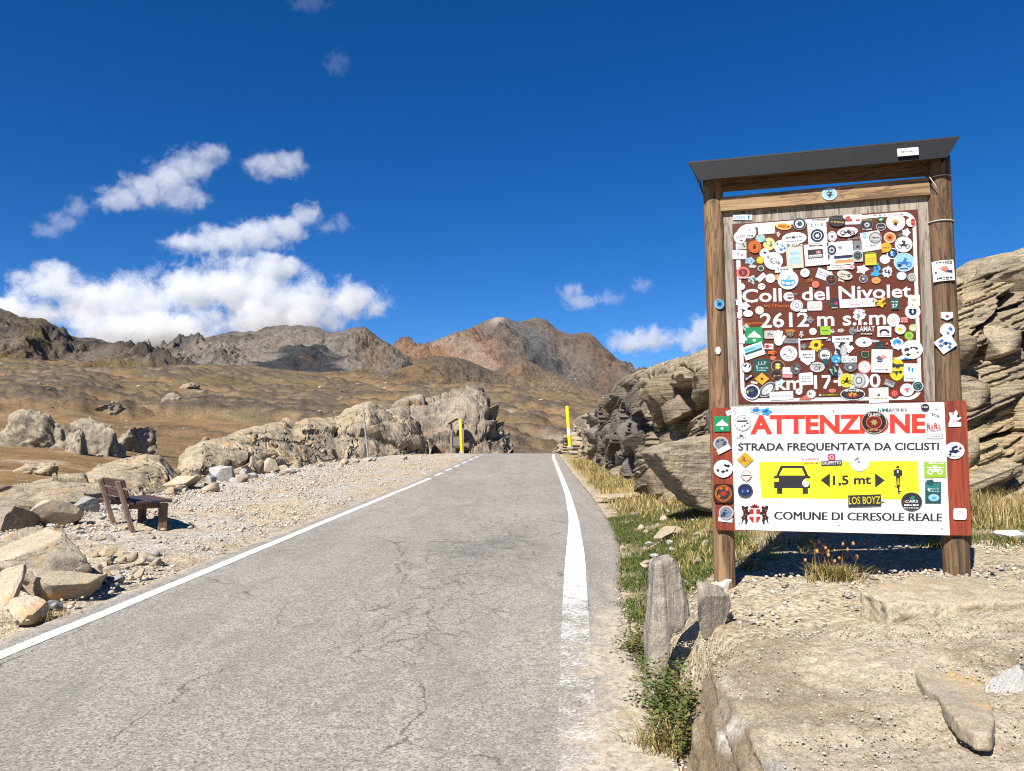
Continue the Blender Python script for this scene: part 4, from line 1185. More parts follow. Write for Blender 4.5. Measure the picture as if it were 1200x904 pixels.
def reg_slab(r2, n):
    y = 2.0 + 2.7 * r2.random(n * 3); x = 0.95 + 3.2 * r2.random(n * 3)
    k = (np.abs(x / y) < 0.72) & (r2.random(n * 3) < 0.45 + 1.3 * fbm(V3(x * 1.8, y * 1.8, 0), 3, seed=79))
    return np.c_[x, y][k]
gravel('grit', 'sand grains and grit lying on the flat rock slab', 12000, reg_slab, 0.0015, 0.008, 34, [(0.46, 0.40, 0.30), (0.40, 0.34, 0.25), (0.52, 0.47, 0.38), (0.33, 0.28, 0.21)], 3.5, zf=lambda x, y: SLAB['z'](x, y) + 0.006)
def meadow_rocks():
    r2 = np.random.default_rng(99); n = 900
    v0, f0 = ICO[2]
    V, Fc, C = [], [], []
    px = r2.uniform(-200, 760, n); rows = 440 + 95 * r2.random(n)
    cl = fbm(V3(px / 40, rows / 14, 0), 4, seed=97)
    for k in range(n):
        if cl[k] < 0.02: continue
        p = mhit(px[k], rows[k], 34)
        s = p[1] / F * r2.uniform(0.7, 1.0) * (0.8 + 3.2 * r2.random() ** 3)
        a = r2.uniform(0, 6.28)
        v = v0 * (1 + 0.35 * perlin(v0 * 1.7 + k * 3.1, k))[:, None] * np.array([1.3, 1.0, 0.55]) * s
        v = np.stack([v[:, 0] * math.cos(a) - v[:, 1] * math.sin(a), v[:, 0] * math.sin(a) + v[:, 1] * math.cos(a), v[:, 2]], -1)
        Fc.append(f0 + len(V) * len(v0)); V.append(v + p)
        C.append(np.ones((len(v0), 1)) * np.array([[(0.36, 0.31, 0.23), (0.24, 0.205, 0.155), (0.13, 0.11, 0.09)][int(r2.integers(3))]]))
    o = mk('meadow_rocks', np.concatenate(V), np.concatenate(Fc), GRAVEL, col=np.concatenate(C))
    tag(o, 'scattered rocks strewn over the brown meadow slopes', kind='stuff')
meadow_rocks()

# ================================================================== PLANTS
_t4 = NT('grass_blade')
_c4 = _t4.n('VertexColor', layer_name='tint').outputs['Color']
_b4 = _t4.n('BsdfPrincipled', {'Base Color': _c4, 'Roughness': 0.7, 'Specular IOR Level': 0.2})
_tr4 = _t4.n('BsdfTranslucent', {'Color': _c4})
_ms4 = _t4.n('MixShader', {0: 0.3, 1: _b4.outputs[0], 2: _tr4.outputs[0]})
_t4.t.links.new(_ms4.outputs[0], _t4.out.inputs['Surface'])
GRASS = _t4.m

def blades(P, h, w, lean, cols, seed, root_dark=0.75):
    """P: (n,3) roots -> verts, faces, colours"""
    r2 = np.random.default_rng(seed)
    n = len(P)
    hh = h * r2.uniform(0.55, 1.15, n); a = r2.uniform(0, 6.28, n); ln = lean * r2.uniform(0.2, 1.3, n) * hh
    ww = w * r2.uniform(0.7, 1.3, n)
    b = a + r2.uniform(1.0, 2.1, n)
    dx, dy = np.cos(a), np.sin(a); sx, sy = np.cos(b), np.sin(b)
    ts = [(0.0, 1.0), (0.5, 0.8), (1.0, 0.0)]
    V = []
    for t, k in ts:
        cx = P[:, 0] + dx * ln * t ** 1.8; cy = P[:, 1] + dy * ln * t ** 1.8; cz = P[:, 2] + hh * (t - 0.25 * lean * t ** 2.5)
        if k > 0:
            V.append(np.stack([cx - sx * ww * k / 2, cy - sy * ww * k / 2, cz], -1)); V.append(np.stack([cx + sx * ww * k / 2, cy + sy * ww * k / 2, cz], -1))
        else: V.append(np.stack([cx, cy, cz], -1))
    V = np.stack(V, 1)
    base = (np.arange(n) * 5)[:, None]
    f = np.concatenate([base + np.array([[0, 1, 3]]), base + np.array([[0, 3, 2]]), base + np.array([[2, 3, 4]])])
    cc = np.asarray(cols)[r2.integers(len(cols), size=n)] * r2.uniform(0.7, 1.25, (n, 1))
    C = np.repeat(cc[:, None, :], 5, 1)
    return V.reshape(-1, 3), f, C.reshape(-1, 3)

DRY = [(0.42, 0.31, 0.13), (0.36, 0.26, 0.10), (0.48, 0.37, 0.18), (0.28, 0.22, 0.08), (0.22, 0.20, 0.06)]
GREEN = [(0.085, 0.125, 0.028), (0.11, 0.15, 0.035), (0.14, 0.16, 0.045), (0.22, 0.20, 0.07), (0.07, 0.10, 0.025)]
def grass_field(name, label, n, fn, h, w, lean, cols, seed):
    r2 = np.random.default_rng(seed)
    x, y = fn(r2, n)
    P = np.c_[x, y, G(x, y) - 0.01]
    v, f, c = blades(P, h, w, lean, cols, seed)
    tag(mk(name, v, f, GRASS, col=c), label, kind='stuff')
def clump(r2, n, x, y, nz, spread):
    """gather random spots into tufts"""
    k = r2.integers(nz, size=n)
    cx, cy = x[:nz], y[:nz]
    return cx[k] + r2.normal(size=n) * spread, cy[k] + r2.normal(size=n) * spread
def f_dry_far(r2, n):
    y = 12.5 + 17 * r2.random(n) ** 1.3; x = xe(y) + 0.28 + (0.85 + 0.02 * y) * r2.random(n)
    return clump(r2, n, x, y, 260, 0.09)
def f_green(r2, n):
    y = 6.4 + 6.4 * r2.random(n * 2); x = xe(y) + 0.03 + 1.2 * r2.random(n * 2) ** 1.2
    k = r2.random(n * 2) < 0.5 + 1.6 * fbm(V3(x * 1.7, y * 1.3, 0), 3, seed=91)
    x, y = x[k], y[k]
    m = min(len(x), n); return clump(r2, m, x, y, min(2600, m), 0.045)
def f_dry_near(r2, n):
    y = 6.2 + 6.5 * r2.random(n); x = xe(y) + 0.55 + 1.1 * r2.random(n)
    return clump(r2, n, x, y, 190, 0.06)
def f_right(r2, n):
    y = 6.6 + 2.0 * r2.random(n); x = 4.1 + 2.8 * r2.random(n)
    return clump(r2, n, x, y, 150, 0.07)
def f_right_green(r2, n):
    y = 6.1 + 1.0 * r2.random(n); x = 3.3 + 3.4 * r2.random(n)
    return clump(r2, n, x, y, 220, 0.05)
grass_field('dry_grass', 'tall straw-coloured grass along the foot of the cliff', 7000, f_dry_far, 0.21, 0.014, 0.8, DRY, 41)
grass_field('green_grass', 'short green grass on the verge left of the sign', 36000, f_green, 0.060, 0.007, 0.9, GREEN, 42)
grass_field('dry_grass', 'straw-coloured grass between verge and cliff left of the sign', 3600, f_dry_near, 0.12, 0.007, 0.9, DRY, 43)
grass_field('dry_grass', 'tall straw-coloured grass below the cliff right of the sign', 6000, f_right, 0.30, 0.007, 0.7, DRY, 44)
grass_field('green_grass', 'short green grass right of the sign post', 6000, f_right_green, 0.09, 0.007, 0.9, GREEN + DRY[:2], 45)

def tuft(name, label, px, py, n, h, spread, lean, cols, seed, heads=0):
    p = hit(px, py)
    r2 = np.random.default_rng(seed)
    P = np.c_[r2.normal(size=n) * spread, r2.normal(size=n) * spread * 0.7, np.full(n, -0.02)]
    e = empty(name, tuple(p))
    v, f, c = blades(P, h, 0.006, lean, cols, seed)
    mk('leaf_blades', v, f, GRASS, parent=e, col=c)['kind'] = 'stuff'
    if heads:
        Q = np.c_[r2.normal(size=heads) * spread * 1.1, r2.normal(size=heads) * spread * 0.6, np.full(heads, -0.02)]
        v1, f1, c1 = blades(Q, h * 1.7, 0.004, 0.45, [(0.42, 0.24, 0.09)], seed + 1)
        mk('flower_stalks', v1, f1, GRASS, parent=e, col=c1)['kind'] = 'stuff'
        tips = v1.reshape(-1, 5, 3)[:, 4]
        v0, f0 = ICO[1]
        vv = (v0[None] * np.array([0.010, 0.010, 0.014]) * r2.uniform(0.6, 1.4, (heads, 1, 1)) + tips[:, None]).reshape(-1, 3)
        ff = (f0[None] + (np.arange(heads) * len(v0))[:, None, None]).reshape(-1, 3)
        mk('seed_heads', vv, ff, GRASS, parent=e, col=np.ones((len(vv), 1)) * np.array([[0.50, 0.26, 0.10]]))['kind'] = 'stuff'
    tag(e, label, 'plant')
tuft('grass_tuft', 'dry grass tuft with orange seed heads under the middle of the sign', 978, 678, 520, 0.17, 0.075, 1.1, DRY + GREEN[2:4], 61, 26)
tuft('grass_tuft', 'small green and brown tuft beside the left sign post', 882, 668, 220, 0.11, 0.05, 1.0, GREEN + DRY[:2], 63)
tuft('grass_tuft', 'small yellow-green tuft below the biggest boulder', 48, 722, 260, 0.10, 0.10, 1.0, DRY[:3] + GREEN[2:4], 65)
tuft('grass_tuft', 'reddish dry tuft at the foot of the cliff wedge', 812, 606, 160, 0.22, 0.08, 0.7, [(0.20, 0.09, 0.08), (0.28, 0.2, 0.09)], 67)

def leafy(name, label, px, py, zsp, n, seed, cols):
    """low leafy weed: many small leaves on thin stems"""
    p = hit(px, py); r2 = np.random.default_rng(seed)
    e = empty(name, tuple(p))
    V, Fc, C = [], [], []
    S, SF, SCc = [], [], []
    for k in range(44):
        bx, by_ = r2.normal() * 0.06, r2.normal() * 0.22
        tx, ty, tz = bx + r2.normal() * 0.06, by_ + r2.normal() * 0.06, zsp * r2.uniform(0.4, 1.1)
        i0 = len(S); S += [(bx - .002, by_, 0), (bx + .002, by_, 0), (tx, ty, tz)]; SF.append([i0, i0 + 1, i0 + 2]); SCc += [(0.25, 0.16, 0.08)] * 3
        for q in range(n // 44):
            t = r2.uniform(0.1, 1.0)
            c = np.array([bx + (tx - bx) * t, by_ + (ty - by_) * t, tz * t]) + r2.normal(size=3) * 0.022
            a = r2.uniform(0, 6.28); L = r2.uniform(0.016, 0.036); up = r2.uniform(-0.3, 0.8)
            d = np.array([math.cos(a), math.sin(a), up]); d /= np.linalg.norm(d)
            sdv = np.cross(d, [0, 0, 1]); sdv /= np.linalg.norm(sdv) + 1e-6
            i = len(V)
            V += [c, c + d * L * 0.5 + sdv * L * 0.36, c + d * L, c + d * L * 0.5 - sdv * L * 0.36]
            Fc.append([i, i + 1, i + 2, i + 3])
            cc = np.array(cols[int(r2.integers(len(cols)))]) * r2.uniform(0.7, 1.3); C += [cc] * 4
    mk('leaves', V, Fc, GRASS, parent=e, col=np.array(C))['kind'] = 'stuff'
    mk('stems', S, SF, GRASS, parent=e, col=np.array(SCc))['kind'] = 'stuff'
    tag(e, label, 'plant')
leafy('leafy_weed', 'green leafy weed between the upright slate and the slab side', 788, 858, 0.36, 2200, 71, GREEN[:3] + [(0.10, 0.15, 0.04), (0.17, 0.13, 0.05)])
leafy('leafy_weed', 'low green weed on the road side of the upright slate', 752, 770, 0.22, 1300, 73, GREEN[:3] + [(0.17, 0.13, 0.05)])
tuft('grass_tuft', 'dry brown grass at the foot of the slab side', 776, 880, 200, 0.22, 0.07, 0.9, DRY, 75)

# ================================================================== THE SIGN
SL = np.array([1.57, 5.65]); SR = np.array([3.01, 5.20])
s_u = (SR - SL) / np.linalg.norm(SR - SL)
S_RZ = math.atan2(s_u[1], s_u[0])
S_ORG = np.array([*(SL + SR) / 2, 0.62])
SIGN = empty('notice_board', tuple(S_ORG), S_RZ)
tag(SIGN, 'roofed wooden sign covered in stickers at the pass, beside the road', 'sign')
_c, _s = math.cos(S_RZ), math.sin(S_RZ)
CAML = np.array([0, 0, CAM_Z]) - S_ORG
CAML = np.array([CAML[0] * _c + CAML[1] * _s, -CAML[0] * _s + CAML[1] * _c, CAML[2]])

def S(px, py, off):
    """pixel -> (u, w) on the sign's own plane lying 'off' metres in front of the post axes"""
    d = ray(px, py)
    d = np.array([d[0] * _c + d[1] * _s, -d[0] * _s + d[1] * _c, d[2]])
    k = (-off - CAML[1]) / d[1]
    q = CAML + d * k
    return q[0], q[2]
def SP(px, py, off):
    u, w = S(px, py, off); return (u, -off, w)

def wood(name, c1, c2, dark, axis=2, sc=1.0, rough=0.8):
    t = NT(name)
    v = t.obj()
    s = [26 * sc] * 3; s[axis] = 1.3 * sc
    g = t.noise(t.map(v, scale=tuple(s)), 1.0, 6, 0.65, 0.6)
    s2 = [7 * sc] * 3; s2[axis] = 0.7 * sc
    g2 = t.noise(t.map(v, scale=tuple(s2)), 1.0, 4, 0.6, 1.2)
    c = t.mix(t.ramp(g2, [(0.35, 0), (0.65, 1)]), c1, c2)
    wv = t.math('FRACT', t.math('MULTIPLY', g2, 9.0))
    c = t.mix(t.ramp(wv, [(0.0, 0.8), (0.22, 0.0), (0.78, 0), (1.0, 0.8)]), c, dark)
    c = t.mix(t.ramp(g, [(0.36, 0.85), (0.5, 0)]), c, dark)
    c = t.mix(t.ramp(g, [(0.58, 0), (0.72, 0.4)]), c, tuple(min(0.8, x * 1.7) for x in c1))
    return t.bsdf(c, rough, t.bump(t.math('ADD', g, t.math('MULTIPLY', wv, 0.2)), 0.6, 0.006), 0.25)
W_LEFT = wood('post_wood', (0.225, 0.138, 0.072), (0.160, 0.096, 0.049), (0.048, 0.029, 0.016))
W_RIGHT = wood('post_wood_dark', (0.150, 0.092, 0.049), (0.102, 0.062, 0.034), (0.032, 0.020, 0.012))
W_BEAM = wood('beam_wood', (0.17, 0.10, 0.05), (0.12, 0.07, 0.034), (0.04, 0.023, 0.012), axis=0)
W_RAIL = wood('rail_wood', (0.29, 0.19, 0.105), (0.22, 0.14, 0.075), (0.085, 0.05, 0.027), axis=0)
W_PLY = wood('plywood_grey', (0.27, 0.235, 0.19), (0.20, 0.172, 0.138), (0.085, 0.07, 0.055))
W_RED = wood('red_stained_board', (0.215, 0.040, 0.018), (0.18, 0.033, 0.015), (0.10, 0.018, 0.009), sc=0.8)
METAL = flat('dark_roof_metal', (0.014, 0.015, 0.017), 0.55, 0.25, 0.2)
WIRE = flat('galvanised_wire', (0.42, 0.40, 0.37), 0.5)

def log_post(pb, pt, mat, r0, r1, base_z_extra=0.35, seed=1):
    u0, w0 = S(*pb, 0.0); u1, w1 = S(*pt, 0.0)
    du = (u1 - u0) / (w1 - w0)
    u0 -= du * base_z_extra; w0 -= base_z_extra
    nr, nc = 60, 28
    t = np.linspace(0, 1, nr); a = np.linspace(0, 2 * math.pi, nc + 1)[:-1]
    T, A = np.meshgrid(t, a, indexing='ij')
    rr = r0 + (r1 - r0) * T
    rr = rr * (1 + 0.035 * fbm(V3(np.cos(A) * 1.1, np.sin(A) * 1.1, T * 4 + seed), 3, seed=seed) + 0.05 * fbm(V3(np.cos(A) * 6, np.sin(A) * 6, T * 2 + seed), 3, seed=seed + 3))
    X = u0 + (u1 - u0) * T + rr * np.cos(A); Y = rr * np.sin(A); Z = w0 + (w1 - w0) * T
    v = V3(X, Y, Z).reshape(-1, 3)
    f = [list(q) for q in grid_faces(nr, nc, True)] + [list(range(nc))[::-1], [(nr - 1) * nc + k for k in range(nc)]]
    o = mk('post', v, f, mat, SIGN, smooth=True)
    return lambda w: u0 + (u1 - u0) * (w - w0) / (w1 - w0)
POSTL = log_post((849.5, 683), (835, 206), W_LEFT, 0.076, 0.072, seed=3)
POSTR = log_post((1121, 665), (1098.5, 186), W_RIGHT, 0.083, 0.078, seed=8)
SIGN.children[0]['label'] = 'lighter brown round wooden post'
SIGN.children[1]['label'] = 'darker brown round wooden post with wire around its top'

def slab_px(name, poly, off, thick, mat, parent=SIGN, bev=0.0):
    pts = [SP(px, py, off) for px, py in poly]
    bm = bmesh.new()
    f = bm.faces.new([bm.verts.new(p) for p in pts]); bm.normal_update()
    if f.normal.y > 0: bmesh.ops.reverse_faces(bm, faces=[f])
    ex = bmesh.ops.extrude_face_region(bm, geom=[f])
    for g in ex['geom']:
        if isinstance(g, bmesh.types.BMVert): g.co.y += thick
    bmesh.ops.recalc_face_normals(bm, faces=bm.faces)
    if bev: bmesh.ops.bevel(bm, geom=bm.edges[:], offset=bev, segments=2, affect='EDGES')
    bm.verts.index_update()
    vs = [tuple(v.co) for v in bm.verts]; fs = [[v.index for v in q.verts] for q in bm.faces]; bm.free()
    return mk(name, vs, fs, mat, parent)

def rrect(corners, r, n=6):
    """quad with rounded corners, pixel space; r in pixels"""
    c = np.array(corners, float); out = []
    for i in range(4):
        p, a, b = c[i], c[i - 1], c[(i + 1) % 4]
        da = (a - p) / np.linalg.norm(a - p); db = (b - p) / np.linalg.norm(b - p)
        ctr = p + (da + db) * r
        for k in range(n + 1):
            t = k / n * math.pi / 2
            out.append(ctr - db * r * math.cos(t) - da * r * math.sin(t))
    return [tuple(q) for q in out]

slab_px('backing_board', [(846, 247), (1091, 228), (1096, 476), (850, 481)], 0.020, 0.022, W_PLY)
slab_px('cross_rail', [(843, 231.5), (1089, 207.5), (1090.5, 228.5), (844.5, 248)], 0.060, 0.055, W_RAIL, bev=0.004)
slab_px('roof_beam', [(836, 205), (1100, 180), (1101, 201), (836.5, 222)], 0.030, 0.09, W_BEAM, bev=0.005)
# roof: bent metal sheet over boards
def roof():
    FO, BO = 0.20, -0.22
    tl, tr_, br, bl = SP(806.5, 190, FO), SP(1125.5, 159.5, FO), SP(1110, 184.5, FO - 0.015), SP(819.5, 211.5, FO - 0.015)
    root = None
    def back(p, dz): return (p[0], -BO, p[2] + dz)
    th = 0.012
    # fascia, top and ends, each a thin closed plate
    def plate_q(name, q, nrm, parent):
        q = [np.array(p) for p in q]; n = np.array(nrm) * th
        vs = [tuple(p) for p in q] + [tuple(p + n) for p in q]
        return mk(name, vs, [[0, 1, 2, 3], [7, 6, 5, 4], [0, 4, 5, 1], [1, 5, 6, 2], [2, 6, 7, 3], [3, 7, 4, 0]], METAL, parent)
    ridge_dz = 0.10
    top = plate_q('roof', [tl, tr_, back(tr_, ridge_dz), back(tl, ridge_dz)], (0, 0, -1), SIGN)
    plate_q('fascia', [bl, br, tr_, tl], (0, 1, 0), top)
    plate_q('end_plate', [bl, tl, back(tl, ridge_dz), back(bl, 0.02)], (1, 0, 0), top)
    plate_q('end_plate', [br, tr_, back(tr_, ridge_dz), back(br, 0.02)], (-1, 0, 0), top)
    n = 3
    for k in range(n):
        y0 = -FO + 0.03 + k * (FO - BO - 0.05) / n; y1 = y0 + (FO - BO - 0.05) / n - 0.008
        f0 = (y0 + FO) / (FO - BO)
        zl, zr_ = bl[2] + 0.035, br[2] + 0.035
        vs = [(bl[0] + .02, y0, zl), (br[0] - .02, y0, zr_), (br[0] - .02, y1, zr_), (bl[0] + .02, y1, zl)]
        vs = vs + [(a, b, c + 0.02) for a, b, c in vs]
        mk('board', vs, [[3, 2, 1, 0], [4, 5, 6, 7], [0, 1, 5, 4], [1, 2, 6, 5], [2, 3, 7, 6], [3, 0, 4, 7]], W_BEAM, top)
    return top
ROOF = roof()

# ---- print colours
PC = {}
def ink(name, c, rough=0.45): PC[name] = flat('print_' + name, c, rough, 0.2, 0.10)
for nme, c in dict(white=(0.54, 0.54, 0.535), board_white=(0.60, 0.60, 0.59), cream=(0.40, 0.375, 0.31), offwhite=(0.33, 0.33, 0.32), grey=(0.07, 0.074, 0.08), lgrey=(0.15, 0.16, 0.165), dgrey=(0.022, 0.023, 0.026), black=(0.022, 0.022, 0.025),
                    brown=(0.088, 0.021, 0.009), dbrown=(0.055, 0.020, 0.014), red=(0.55, 0.035, 0.022), letter_red=(0.56, 0.035, 0.022), dred=(0.22, 0.018, 0.025), salmon=(0.70, 0.22, 0.15), orange=(0.72, 0.17, 0.022), lorange=(0.76, 0.36, 0.12), amber=(0.78, 0.42, 0.035),
                    yellow=(0.80, 0.66, 0.03), sign_yellow=(0.70, 0.62, 0.02), pyellow=(0.80, 0.72, 0.30), gold=(0.50, 0.34, 0.10), green=(0.016, 0.33, 0.115), lime=(0.36, 0.62, 0.05), teal=(0.035, 0.25, 0.22), dteal=(0.020, 0.105, 0.105), pteal=(0.36, 0.62, 0.58), dgreen=(0.02, 0.12, 0.04),
                    blue=(0.035, 0.20, 0.56), sky=(0.06, 0.42, 0.76), lblue=(0.36, 0.66, 0.80), pblue=(0.62, 0.76, 0.82), navy=(0.018, 0.030, 0.10), purple=(0.05, 0.035, 0.19), pink=(0.72, 0.30, 0.34), magenta=(0.55, 0.03, 0.20)).items():
    k_ = 1.0 if nme in ('white', 'board_white', 'cream', 'offwhite', 'grey', 'lgrey', 'dgrey', 'black', 'brown', 'letter_red', 'sign_yellow') else 0.55
    ink(nme, tuple(x * k_ for x in c))

# ---- flat shapes in pixel space
def ell(cx, cy, w, h, n=26, rot=0.0):
    a = np.linspace(0, 2 * math.pi, n + 1)[:-1]; r = R(rot)
    x, y = np.cos(a) * w / 2, np.sin(a) * h / 2
    return [(cx + p * math.cos(r) - q * math.sin(r), cy + p * math.sin(r) + q * math.cos(r)) for p, q in zip(x, y)]
def rec(cx, cy, w, h, rot=0.0):
    r = R(rot)
    return [(cx + p * w / 2 * math.cos(r) - q * h / 2 * math.sin(r), cy + p * w / 2 * math.sin(r) + q * h / 2 * math.cos(r)) for p, q in ((-1, -1), (1, -1), (1, 1), (-1, 1))]
def star(cx, cy, w, h, n, depth, seed=0, rot=0.0):
    r2 = np.random.default_rng(seed); out = []
    for k in range(2 * n):
        a = math.pi * k / n + R(rot); q = 1.0 if k % 2 == 0 else depth
        q *= r2.uniform(0.85, 1.1)
        out.append((cx + math.cos(a) * w / 2 * q, cy + math.sin(a) * h / 2 * q))
    return out

FONT_CACHE = {}
def text_geo(s, bold):
    k = (s, bold)
    if k not in FONT_CACHE:
        cu = bpy.data.curves.new('lettering', 'FONT'); cu.body = s; cu.size = 1.0; cu.resolution_u = 3; cu.offset = bold; cu.fill_mode = 'FRONT'
        ob = bpy.data.objects.new('lettering_source', cu); COL.objects.link(ob)
        me = bpy.data.meshes.new_from_object(ob.evaluated_get(bpy.context.evaluated_depsgraph_get()))
        v = np.array([x.co[:2] for x in me.vertices]); f = [list(p.vertices) for p in me.polygons]
        bpy.data.objects.remove(ob); bpy.data.curves.remove(cu); bpy.data.meshes.remove(me)
        FONT_CACHE[k] = (v, f)
    return FONT_CACHE[k]

class Print:
    """several flat shapes in one thin printed mesh"""
    def __init__(s, off): s.v, s.f, s.mi, s.m, s.off = [], [], [], [], off; s.k = 0
    def mat(s, c):
        m = PC[c]
        if m not in s.m: s.m.append(m)
        return s.m.index(m)
    def poly(s, pts, c, lift=True):
        o = s.off + s.k * 0.00022
        if lift: s.k += 1
        i = len(s.v); q = [SP(x, y, o) for x, y in pts]
        a = sum(q[j][0] * q[(j + 1) % len(q)][2] - q[(j + 1) % len(q)][0] * q[j][2] for j in range(len(q)))
        if a < 0: q = q[::-1]
        s.v += q; s.f.append(list(range(i, i + len(q)))); s.mi.append(s.mat(c))
    def ring(s, cx, cy, w, h, t, c, n=26, rot=0):
        o = s.off + s.k * 0.00022; s.k += 1
        A = ell(cx, cy, w, h, n, rot); B = ell(cx, cy, w - 2 * t, h - 2 * t, n, rot)
        i = len(s.v); s.v += [SP(x, y, o) for x, y in A + B]; m = s.mat(c)
        for k in range(n): s.f.append([i + k, i + n + k, i + n + (k + 1) % n, i + (k + 1) % n]); s.mi.append(m)
    def frame(s, outer, inner, c):
        o = s.off + s.k * 0.00022; s.k += 1
        n = len(outer); i = len(s.v); s.v += [SP(x, y, o) for x, y in list(outer) + list(inner)]; m = s.mat(c)
        for k in range(n): s.f.append([i + k, i + (k + 1) % n, i + n + (k + 1) % n, i + n + k]); s.mi.append(m)
    def text(s, body, p0, p1, h, c, bold=0.012):
        """baseline from pixel p0 to p1, capitals h pixels high"""
        v, f = text_geo(body, bold); cap = text_geo('H', bold)[0][:, 1].max()
        x0, x1 = v[:, 0].min(), v[:, 0].max(); p0 = np.array(p0, float); p1 = np.array(p1, float)
        d = p1 - p0; nrm = np.array([d[1], -d[0]]) / np.linalg.norm(d)
        o = s.off + s.k * 0.00022; s.k += 1
        i = len(s.v); m = s.mat(c)
        for x, y in v:
            q = p0 + d * (x - x0) / (x1 - x0) + nrm * h * y / cap
            s.v.append(SP(q[0], q[1], o))
        for q in f: s.f.append([i + k for k in q]); s.mi.append(m)
    def build(s, name, parent=SIGN, label=None):
        o = mk(name, s.v, s.f, None, parent, mats=s.m, mi=s.mi)
        if label: o['label'] = label
        return o

# ---- brown town board
slab_px('place_sign', [(858, 263), (1075.5, 245.5), (1083.5, 470.5), (865.5, 473.5)], 0.026, 0.004, PC['brown'])
PS = SIGN.children[-1]
p = Print(0.0268)
oc = [(861.5, 264), (1073, 247.5), (1080.5, 468.5), (868.5, 471.5)]
ic = [(866.5, 268.2), (1069, 252), (1076, 464.5), (872.8, 467.5)]
p.frame(rrect(oc, 15, 7), rrect(ic, 11, 7), 'white'); p.build('border', PS)
for body, a, b, h in (('Colle del Nivolet', (870, 354.5), (1068, 348), 15.0), ('2612 m s.l.m', (891, 384), (1038.5, 380), 16.5), ('km 17+000', (909, 457), (1032, 453.5), 15.5)):
    p = Print(0.0269); p.text(body, a, b, h, 'white', 0.018); p.build('lettering', PS)

# ---- warning board
slab_px('red_board', rrect([(833, 478.5), (1132.5, 469.5), (1138.5, 628), (839, 621.5)], 3), 0.106, 0.022, W_RED)
slab_px('warning_sign', [(856.5, 477), (1106.5, 471.5), (1113, 627.5), (861.5, 621)], 0.110, 0.003, PC['board_white'])
WS = SIGN.children[-1]
WO = 0.1104
p = Print(WO); p.poly(rrect([(889.5, 541.5), (1076, 540.5), (1077.5, 586), (892, 584)], 2), 'sign_yellow'); p.build('yellow_panel', WS)
for body, a, b, h, c, bo in (('ATTENZIONE', (879, 508.3), (1084.5, 506.8), 21.5, 'letter_red', 0.042), ('STRADA FREQUENTATA DA CICLISTI', (865, 528.2), (1100.5, 527.5), 8.6, 'black', 0.030), ('COMUNE DI CERESOLE REALE', (907.5, 609), (1103.8, 611.2), 9.2, 'black', 0.012), ('1,5 mt', (976, 568.2), (1021, 567.2), 10.5, 'black', 0.034)):
    p = Print(WO + 0.0006)
    for q in ((-0.5, -0.25, 0, 0.25, 0.5) if bo < 0.02 else (0,)): p.text(body, (a[0] + q, a[1]), (b[0] + q, b[1]), h, c, 0.0 if bo < 0.02 else bo)
    p.build('lettering', WS)
z6 = lambda x, y: (820 + x / 5.164, 460 + y / 5.164)
z7 = lambda x, y: (985 + x / 5.164, 460 + y / 5.164)
# car seen from the front
p = Print(WO + 0.0006)
p.frame([z6(*q) for q in ((490, 444), (630, 444), (658, 506), (462, 506))], [z6(*q) for q in ((503, 459), (617, 459), (638, 503), (480, 503))], 'dgrey')
p.poly([z6(*q) for q in ((470, 503), (648, 503), (668, 530), (668, 580), (450, 580), (450, 530))], 'dgrey')
for q in (((448, 508), (474, 503), (474, 520), (448, 520)), ((646, 503), (670, 508), (670, 520), (646, 520)), ((468, 578), (500, 578), (500, 614), (468, 614)), ((622, 578), (655, 578), (655, 614), (622, 614))):
    p.poly([z6(*w) for w in q], 'dgrey')
p.poly([z6(*q) for q in ((450, 524), (478, 520), (478, 540), (450, 542))], 'sign_yellow'); p.poly([z6(*q) for q in ((640, 520), (668, 524), (668, 542), (640, 540))], 'sign_yellow')
p.build('car_symbol', WS)
p = Print(WO + 0.0006); p.poly([z6(*q) for q in ((731, 531), (788, 489), (788, 577))], 'black'); p.build('arrow', WS)
p = Print(WO + 0.0006); p.poly([z7(*q) for q in ((208, 489), (269, 533), (210, 578))], 'black'); p.build('arrow', WS)
# cyclist seen from behind
p = Print(WO + 0.0006)
p.poly([z7(*q) for q in ((337, 449), (346, 444), (355, 449), (357, 460), (336, 460))], 'dgrey')
p.poly([z7(*q) for q in ((326, 468), (340, 464), (356, 464), (368, 470), (366, 500), (358, 520), (336, 520), (330, 500))], 'black')
p.poly([z7(*q) for q in ((320, 472), (328, 470), (331, 500), (327, 512), (321, 505))], 'dgrey'); p.poly([z7(*q) for q in ((366, 470), (374, 474), (374, 505), (369, 512), (365, 500))], 'dgrey')
p.poly([z7(*q) for q in ((341, 472), (352, 472), (351, 488), (342, 488))], 'cream')
p.poly([z7(*q) for q in ((336, 520), (346, 522), (345, 560), (350, 578), (344, 582), (338, 556))], 'black'); p.poly([z7(*q) for q in ((350, 520), (360, 520), (358, 550), (361, 570), (354, 572), (351, 550))], 'black')
p.poly([z7(*q) for q in ((345, 560), (356, 556), (358, 612), (353, 622), (348, 610))], 'dgrey')
p.poly([z7(*q) for q in ((330, 566), (344, 572), (344, 577), (330, 571))], 'dgrey'); p.poly([z7(*q) for q in ((358, 597), (374, 600), (374, 604), (358, 602))], 'dgrey')
p.build('cyclist_symbol', WS)
